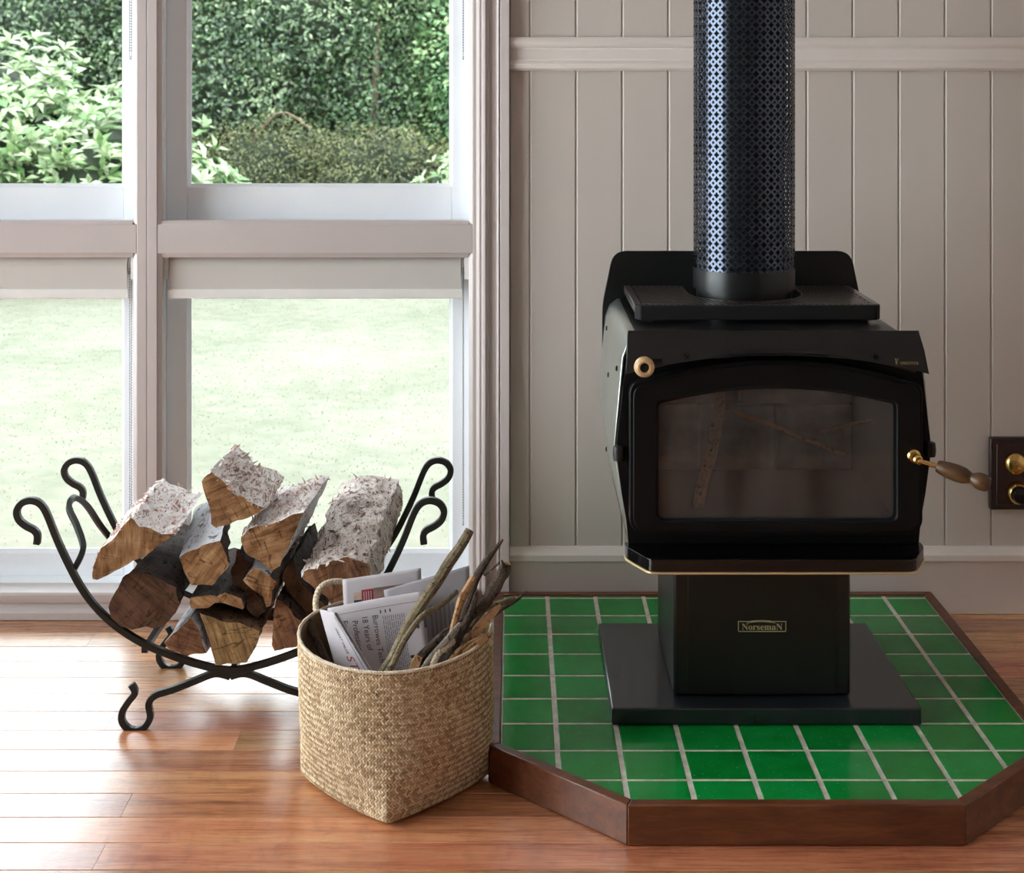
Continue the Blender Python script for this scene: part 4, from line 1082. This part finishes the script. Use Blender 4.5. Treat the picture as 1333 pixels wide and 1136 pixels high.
stick('thin curved stick leaning just right of the tall grey stick', [(490, 905, 2.475), (513, 862, 2.488), (530, 829, 2.505), (548, 804, 2.53), (570, 788, 2.56), (594, 770, 2.60)], [4.5, 4.3, 4, 4, 3.6, 3], 'twig', seed=2)
stick('half peeled stick with a bright tan split face beside the long branch', [(580, 850, 2.58), (592, 812, 2.59), (600, 783, 2.60), (608, 766, 2.61), (616, 751, 2.62)], [4, 4.5, 5.5, 5.5, 4.5], 'kindling', seed=3)
stick('long slim branch with a small side twig reaching up to a point', [(590, 850, 2.64), (606, 795, 2.65), (617, 763, 2.66), (627, 742, 2.67), (640, 722, 2.68), (655, 702, 2.69)], [5, 5, 5, 5.2, 4, 1.5], 'twig_dark', seed=4,
      twig=[([(630, 748, 2.665), (641, 739, 2.66), (650, 732, 2.655)], [2.4, 2, 1.4]), ([(638, 744, 2.66), (645, 744, 2.655)], [1.4, 1.0])])
stick('thickest knotty dark branch with a broken top at the right of the basket', [(580, 868, 2.56), (597, 832, 2.575), (612, 803, 2.59), (628, 786, 2.60), (645, 764, 2.61), (656, 743, 2.62), (660, 733, 2.62)], [5, 5.5, 6.5, 8.5, 8.5, 8, 5], 'twig_dark', seed=5, kn=.25,
      twig=[([(612, 800, 2.585), (617, 783, 2.58), (621, 770, 2.575)], [5, 4, 2.5]), ([(656, 745, 2.615), (655, 735, 2.612), (653, 729, 2.61)], [3, 2, 1.2])])
stick('short crooked twig with a pale broken tip pointing right', [(600, 835, 2.61), (618, 805, 2.62), (634, 790, 2.63), (652, 784, 2.64), (671, 778, 2.65)], [3.5, 3.8, 4, 3.6, 3.2], 'twig', seed=6)
stick('thin dark twig poking furthest right over the green tiles', [(598, 850, 2.63), (622, 818, 2.64), (650, 796, 2.66), (670, 783, 2.68), (687, 769, 2.69)], [2.5, 2.8, 3, 2.6, 1.2], 'twig_dark', seed=7)
stick('bright tan split piece of kindling at the right rim', [(600, 846, 2.575), (614, 828, 2.585), (630, 811, 2.595), (643, 797, 2.60), (652, 788, 2.605)], [4.5, 5, 5, 4, 1.5], 'kindling', seed=8, square=True)
stick('smooth pale grey stick lying low behind the front rope handle', [(545, 880, 2.505), (556, 862, 2.52), (578, 837, 2.55), (590, 824, 2.57), (600, 813, 2.585)], [4, 4.2, 4.5, 4.5, 4], 'twig_grey', seed=9)
stick('short rough brown stick next to the pale grey stick', [(538, 876, 2.53), (548, 858, 2.54), (562, 841, 2.555), (576, 826, 2.57)], [4.5, 4.5, 4.5, 4], 'twig_dark', seed=10)
stick('very thin brown twig lying low along the newspaper', [(535, 866, 2.585), (550, 845, 2.59), (578, 822, 2.60), (606, 803, 2.615)], [2.5, 2.4, 2.2, 1.8], 'twig_dark', seed=11)
stick('small square tan stub peeping over the middle of the front rim', [(534, 884, 2.495), (541, 866, 2.50), (546, 853, 2.505)], [5.5, 5.5, 5.2], 'kindling', seed=12, square=True)
stick('thin pale splinter seen through the front rope handle', [(578, 872, 2.525), (588, 857, 2.535), (604, 841, 2.56), (628, 829, 2.575)], [3, 3, 2.8, 2.2], 'kindling', seed=13)
stick('broad tan splinter low inside the right rim of the basket', [(590, 868, 2.535), (606, 851, 2.55), (622, 838, 2.565), (637, 826, 2.58)], [4.5, 4.8, 4.6, 3], 'kindling', seed=14, square=True)
stick('dark curved strip of bark at the far left inside the basket', [(402, 808, 2.69), (410, 828, 2.665), (418, 845, 2.64), (430, 866, 2.61)], [5, 5.5, 5.5, 5], 'twig_dark', seed=15)

# sticks inside the firebox, behind the glass
stick('brown stick leaning upright inside the stove behind the glass', [(905, 668, 2.76), (918, 620, 2.80), (932, 560, 2.86), (940, 505, 2.92)], [8, 8, 8, 7], 'kindling', seed=21, group='sticks laid inside the stove')
stick('long thin stick slanting down to the right inside the stove', [(930, 527, 2.93), (990, 548, 2.90), (1050, 572, 2.87), (1100, 592, 2.84)], [3, 3.2, 3, 2.5], 'kindling', seed=22, group='sticks laid inside the stove')
stick('thin stick lying at upper right inside the stove', [(1070, 562, 2.92), (1105, 553, 2.9), (1140, 546, 2.88)], [2.6, 2.6, 2.4], 'kindling', seed=23, group='sticks laid inside the stove')

# ------------------------------------------------------------------ garden
GZ = -.30
struct('lawn', MB().box(-16, 12, .4, 26, GZ-.3, GZ), M['lawn'])
def rand_leaves(pos, nrm, size, aspect=.42, droop=.25, jitter=.8, seed=0):
    """one small folded leaf per position; returns arrays of vertices and triangles"""
    r = np.random.default_rng(seed); n = len(pos)
    t = r.normal(size=(n, 3)); nr = nrm+jitter*r.normal(size=(n, 3)); nr /= np.linalg.norm(nr, axis=1, keepdims=True)
    t -= nr*np.sum(t*nr, 1, keepdims=True); t /= np.linalg.norm(t, axis=1, keepdims=True); b = np.cross(nr, t)
    L = size*r.uniform(.65, 1.3, (n, 1)); w = L*aspect*.5
    V = np.stack([pos, pos+t*L*.5+b*w+nr*w*.35, pos+t*L*.5, pos+t*L*.5-b*w+nr*w*.35, pos+t*L-nr*L*droop], 1).reshape(-1, 3)
    base = np.arange(n)[:, None]*5
    Fc = np.concatenate([base+np.array([[0, 1, 2]]), base+np.array([[0, 2, 3]]), base+np.array([[1, 4, 2]]), base+np.array([[2, 4, 3]])], 0)
    return V, Fc
def np_mesh(name, V, Fc, mat):
    me = bpy.data.meshes.new(name); me.vertices.add(len(V)); me.vertices.foreach_set('co', V.astype(np.float32).ravel())
    me.loops.add(Fc.size); me.loops.foreach_set('vertex_index', Fc.astype(np.int32).ravel())
    me.polygons.add(len(Fc)); me.polygons.foreach_set('loop_start', np.arange(len(Fc), dtype=np.int32)*3)
    me.polygons.foreach_set('use_smooth', np.ones(len(Fc), bool))
    me.update(calc_edges=True); me.validate(); me.materials.append(mat); return me
def blob_points(blobs, n, seed, depth=.25, front=True):
    """points in the outer shell of a union of ellipsoids, biased to the side towards the house"""
    r = np.random.default_rng(seed); P_, N_ = [], []
    vol = np.array([b[1][0]*b[1][2] for b in blobs]); cnt = (n*vol/vol.sum()).astype(int)
    for (c, rad), m in zip(blobs, cnt):
        d_ = r.normal(size=(m*2, 3)); d_ /= np.linalg.norm(d_, axis=1, keepdims=True)
        if front: d_[:, 1] = np.where(r.random(m*2) < .8, -np.abs(d_[:, 1]), d_[:, 1])
        d_ = d_[:m]; rr = 1-depth*r.random((m, 1))**1.5
        wob = np.array([noise.noise(Vector(q*2.6+np.array(c))) for q in d_])[:, None]*.22
        P_.append(np.array(c)+d_*np.array(rad)*(rr+wob)); nn = d_/np.array(rad); N_.append(nn/np.linalg.norm(nn, axis=1, keepdims=True))
    p = np.concatenate(P_); q = np.concatenate(N_); k = p[:, 2] > GZ+.03
    return p[k], q[k]
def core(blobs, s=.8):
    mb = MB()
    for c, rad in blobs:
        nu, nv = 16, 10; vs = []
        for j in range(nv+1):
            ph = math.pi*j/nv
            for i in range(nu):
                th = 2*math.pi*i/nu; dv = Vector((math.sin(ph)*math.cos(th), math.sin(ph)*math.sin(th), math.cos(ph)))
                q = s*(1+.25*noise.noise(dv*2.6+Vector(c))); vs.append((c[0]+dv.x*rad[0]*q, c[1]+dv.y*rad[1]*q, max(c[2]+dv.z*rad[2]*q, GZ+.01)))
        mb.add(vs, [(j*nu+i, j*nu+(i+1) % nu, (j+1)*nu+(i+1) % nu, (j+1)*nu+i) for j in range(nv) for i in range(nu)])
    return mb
def shrub(name, label, cat, blobs, n, size, mat, seed, stems=(), group=None, aspect=.42, jitter=.8, depth=.3, rosette=0, single=0, cores=.78):
    c0 = blobs[0][0]; t = thing(name, label, cat, (c0[0], c0[1], GZ), group)
    pos, nr = blob_points(blobs, n, seed, depth)
    if rosette:
        r = np.random.default_rng(seed+1); pos = np.repeat(pos, rosette, 0); nr = np.repeat(nr, rosette, 0)
        up = nr+np.array([0, -.2, .7]); up /= np.linalg.norm(up, axis=1, keepdims=True)
        rv = r.normal(size=pos.shape); rv -= up*np.sum(rv*up, 1, keepdims=True); rv /= np.linalg.norm(rv, axis=1, keepdims=True)
        tilt = r.uniform(.1, .9, (len(pos), 1)); tdir = rv+up*tilt; tdir /= np.linalg.norm(tdir, axis=1, keepdims=True)
        b = np.cross(up, tdir); b /= np.linalg.norm(b, axis=1, keepdims=True); nl = np.cross(tdir, b)
        m = len(pos); L = size*r.uniform(.7, 1.25, (m, 1)); w_ = L*aspect*.5
        V = np.stack([pos, pos+tdir*L*.5+b*w_+nl*w_*.3, pos+tdir*L*.5, pos+tdir*L*.5-b*w_+nl*w_*.3, pos+tdir*L-nl*L*.2], 1)
        if single:   # the leaves nearest the window stand as parts of their own
            idx = np.argsort(pos[:, 1]+np.where(pos[:, 2] > .42, 0, 5)+np.where(pos[:, 0] < -3.95, 5, 0))[:single]; rest = np.setdiff1d(np.arange(m), idx)
            fc = [(0, 1, 2), (0, 2, 3), (1, 4, 2), (2, 4, 3)]
            lm = bpy.data.meshes.new('leaf')
            lm.from_pydata([(0, 0, 0), (aspect*.5, .5, .15*aspect), (0, .5, 0), (-aspect*.5, .5, .15*aspect), (0, 1, -.2)], [], fc); lm.materials.append(mat)
            for i in idx:
                o = share('leaf', lm, Vector(pos[i]), t)
                R = Matrix((b[i], tdir[i], nl[i])).transposed(); o.rotation_euler = R.to_euler(); o.scale = (L[i, 0],)*3
            V = V[rest]
        m2 = len(V); V = V.reshape(-1, 3); base = np.arange(m2)[:, None]*5
        Fc = np.concatenate([base+np.array([q]) for q in ((0, 1, 2), (0, 2, 3), (1, 4, 2), (2, 4, 3))], 0)
    else: V, Fc = rand_leaves(pos, nr+np.array([0, -.3, .5]), size, aspect, seed=seed, jitter=jitter)
    loc = W[t.name]
    me = np_mesh('foliage', V-np.array(loc), Fc, mat)
    o = share('foliage', me, loc, t); o['kind'] = 'stuff'
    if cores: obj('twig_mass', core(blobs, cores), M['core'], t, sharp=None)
    for path, rs in stems: obj('branch', MB().tube(smooth_path(path, 4), smooth_r(rs, 4), 8), M['trunk'], t)
    return t
shrub('flowering_bush', 'bright pale green broad leaved bush at the left outside the upper windows', 'bush',
      [((-4.3, 8.4, .35), (1.5, 1.2, 1.25)), ((-3.15, 8.15, .15), (1.05, 1.0, .95)), ((-2.55, 8.1, -.05), (.75, .8, .62)), ((-5.6, 8.9, .4), (1.4, 1.2, 1.3))], 2400, .125, M['leaf_bright'], 31, rosette=9, single=290, aspect=.36, depth=.22,
      stems=[([(-3.6, 8.5, GZ), (-3.5, 8.4, .2), (-3.2, 8.2, .6)], [.04, .03, .02]), ([(-4.2, 8.6, GZ), (-4.4, 8.5, .3), (-4.7, 8.3, .8)], [.05, .04, .02])])
shrub('glossy_tree', 'dark glossy leaved tree behind the bright bush, left of the middle', 'tree', [((-3.1, 12.4, 1.2), (1.3, 1.0, 1.5)), ((-2.35, 12.3, 2.0), (1.0, .9, 1.2)), ((-4.7, 12.8, 1.8), (1.4, 1.0, 1.9)), ((-3.0, 12.6, 3.3), (2.0, 1.1, 1.0))], 48000, .062, M['leaf_dark'], 41, aspect=.5, cores=.72,
      stems=[([(-2.75, 11.4, .3), (-2.3, 11.2, .9), (-1.95, 11.1, .75)], [.016, .011, .006]), ([(-2.6, 11.5, GZ), (-2.65, 11.45, .3), (-2.55, 11.4, .7)], [.035, .03, .02])])
shrub('dense_tree', 'mid green dense tree in the middle behind the right upper pane', 'tree', [((-1.6, 12.8, 1.0), (.95, .9, 1.4)), ((-.95, 12.9, 2.2), (1.1, 1.0, 1.1)), ((-1.6, 13.1, 3.3), (1.6, 1.1, 1.1))], 40000, .055, M['leaf_mid'], 43, aspect=.5, cores=.72,
      stems=[([(-1.5, 12.4, GZ), (-1.45, 12.2, .8), (-1.4, 12.2, 1.8)], [.06, .05, .03])])
shrub('vine_tree', 'tree draped with fresh green vine at the right edge of the pane', 'tree', [((-.45, 12.3, 1.35), (.6, .6, 1.3)), ((.7, 12.6, 1.5), (1.0, .9, 1.7)), ((-.35, 12.5, 2.9), (1.0, .8, 1.0)), ((2.1, 12.8, 1.5), (1.2, 1.0, 1.7))], 30000, .062, M['leaf_vine'], 45, aspect=.5, cores=.72,
      stems=[([(-.28, 11.65, GZ), (-.25, 11.6, .8), (-.2, 11.6, 1.8)], [.09, .08, .06])])
shrub('olive_scrub', 'brownish olive scrub growing low beneath the trees', 'shrub', [((-1.3, 11.3, .2), (1.0, .5, .62)), ((-.1, 11.2, .2), (.8, .45, .62)), ((-2.4, 11.4, .25), (.9, .5, .66)), ((-3.6, 11.3, .2), (.9, .5, .6)), ((1.2, 11.3, .2), (.9, .5, .6))], 30000, .042, M['leaf_olive'], 47, aspect=.4, cores=.7)
shrub('hedge_bank', 'tall dark hedge bank closing the garden behind all the trees', 'hedge', [((-7.0, 16.4, 1.6), (3.4, 1.4, 3.9)), ((-2.2, 16.6, 1.8), (3.4, 1.4, 4.1)), ((2.6, 16.5, 1.6), (3.4, 1.4, 3.9)), ((-11.5, 16.2, 1.4), (3, 1.5, 3.5)), ((6.8, 16.2, 1.5), (3, 1.4, 3.6))], 30000, .14, M['leaf_mid'], 51, aspect=.55, cores=.86)
shrub('small_bush', 'small bright bush low at the right corner of the upper pane', 'bush', [((-.42, 9.6, .2), (.42, .4, .42)), ((.2, 9.7, .15), (.5, .4, .45))], 260, .10, M['leaf_bright'], 49, rosette=8, aspect=.34)
# grass blades on the part of the lawn the lower panes show
r = np.random.default_rng(77); ng = 24000
gx = r.uniform(-4.2, .4, ng); gd = r.uniform(0, 1, ng)**.7*7.2+.9
pos = np.stack([gx, gd, np.full(ng, GZ)], 1)
tdir = np.stack([r.normal(0, .5, ng), r.normal(0, .5, ng), np.ones(ng)], 1); tdir /= np.linalg.norm(tdir, axis=1, keepdims=True)
side = np.cross(tdir, r.normal(size=(ng, 3))); side /= np.linalg.norm(side, axis=1, keepdims=True)
hgt = r.uniform(.004, .011, (ng, 1)); wd = .0018
V = np.stack([pos-side*wd, pos+side*wd, pos+tdir*hgt], 1).reshape(-1, 3); Fc = np.arange(ng*3).reshape(-1, 3)
go_ = share('grass', np_mesh('grass', V, Fc, M['grass']), (0, 0, 0)); tag(go_, 'short pale sunlit grass of the lawn outside', 'grass', kind='stuff')
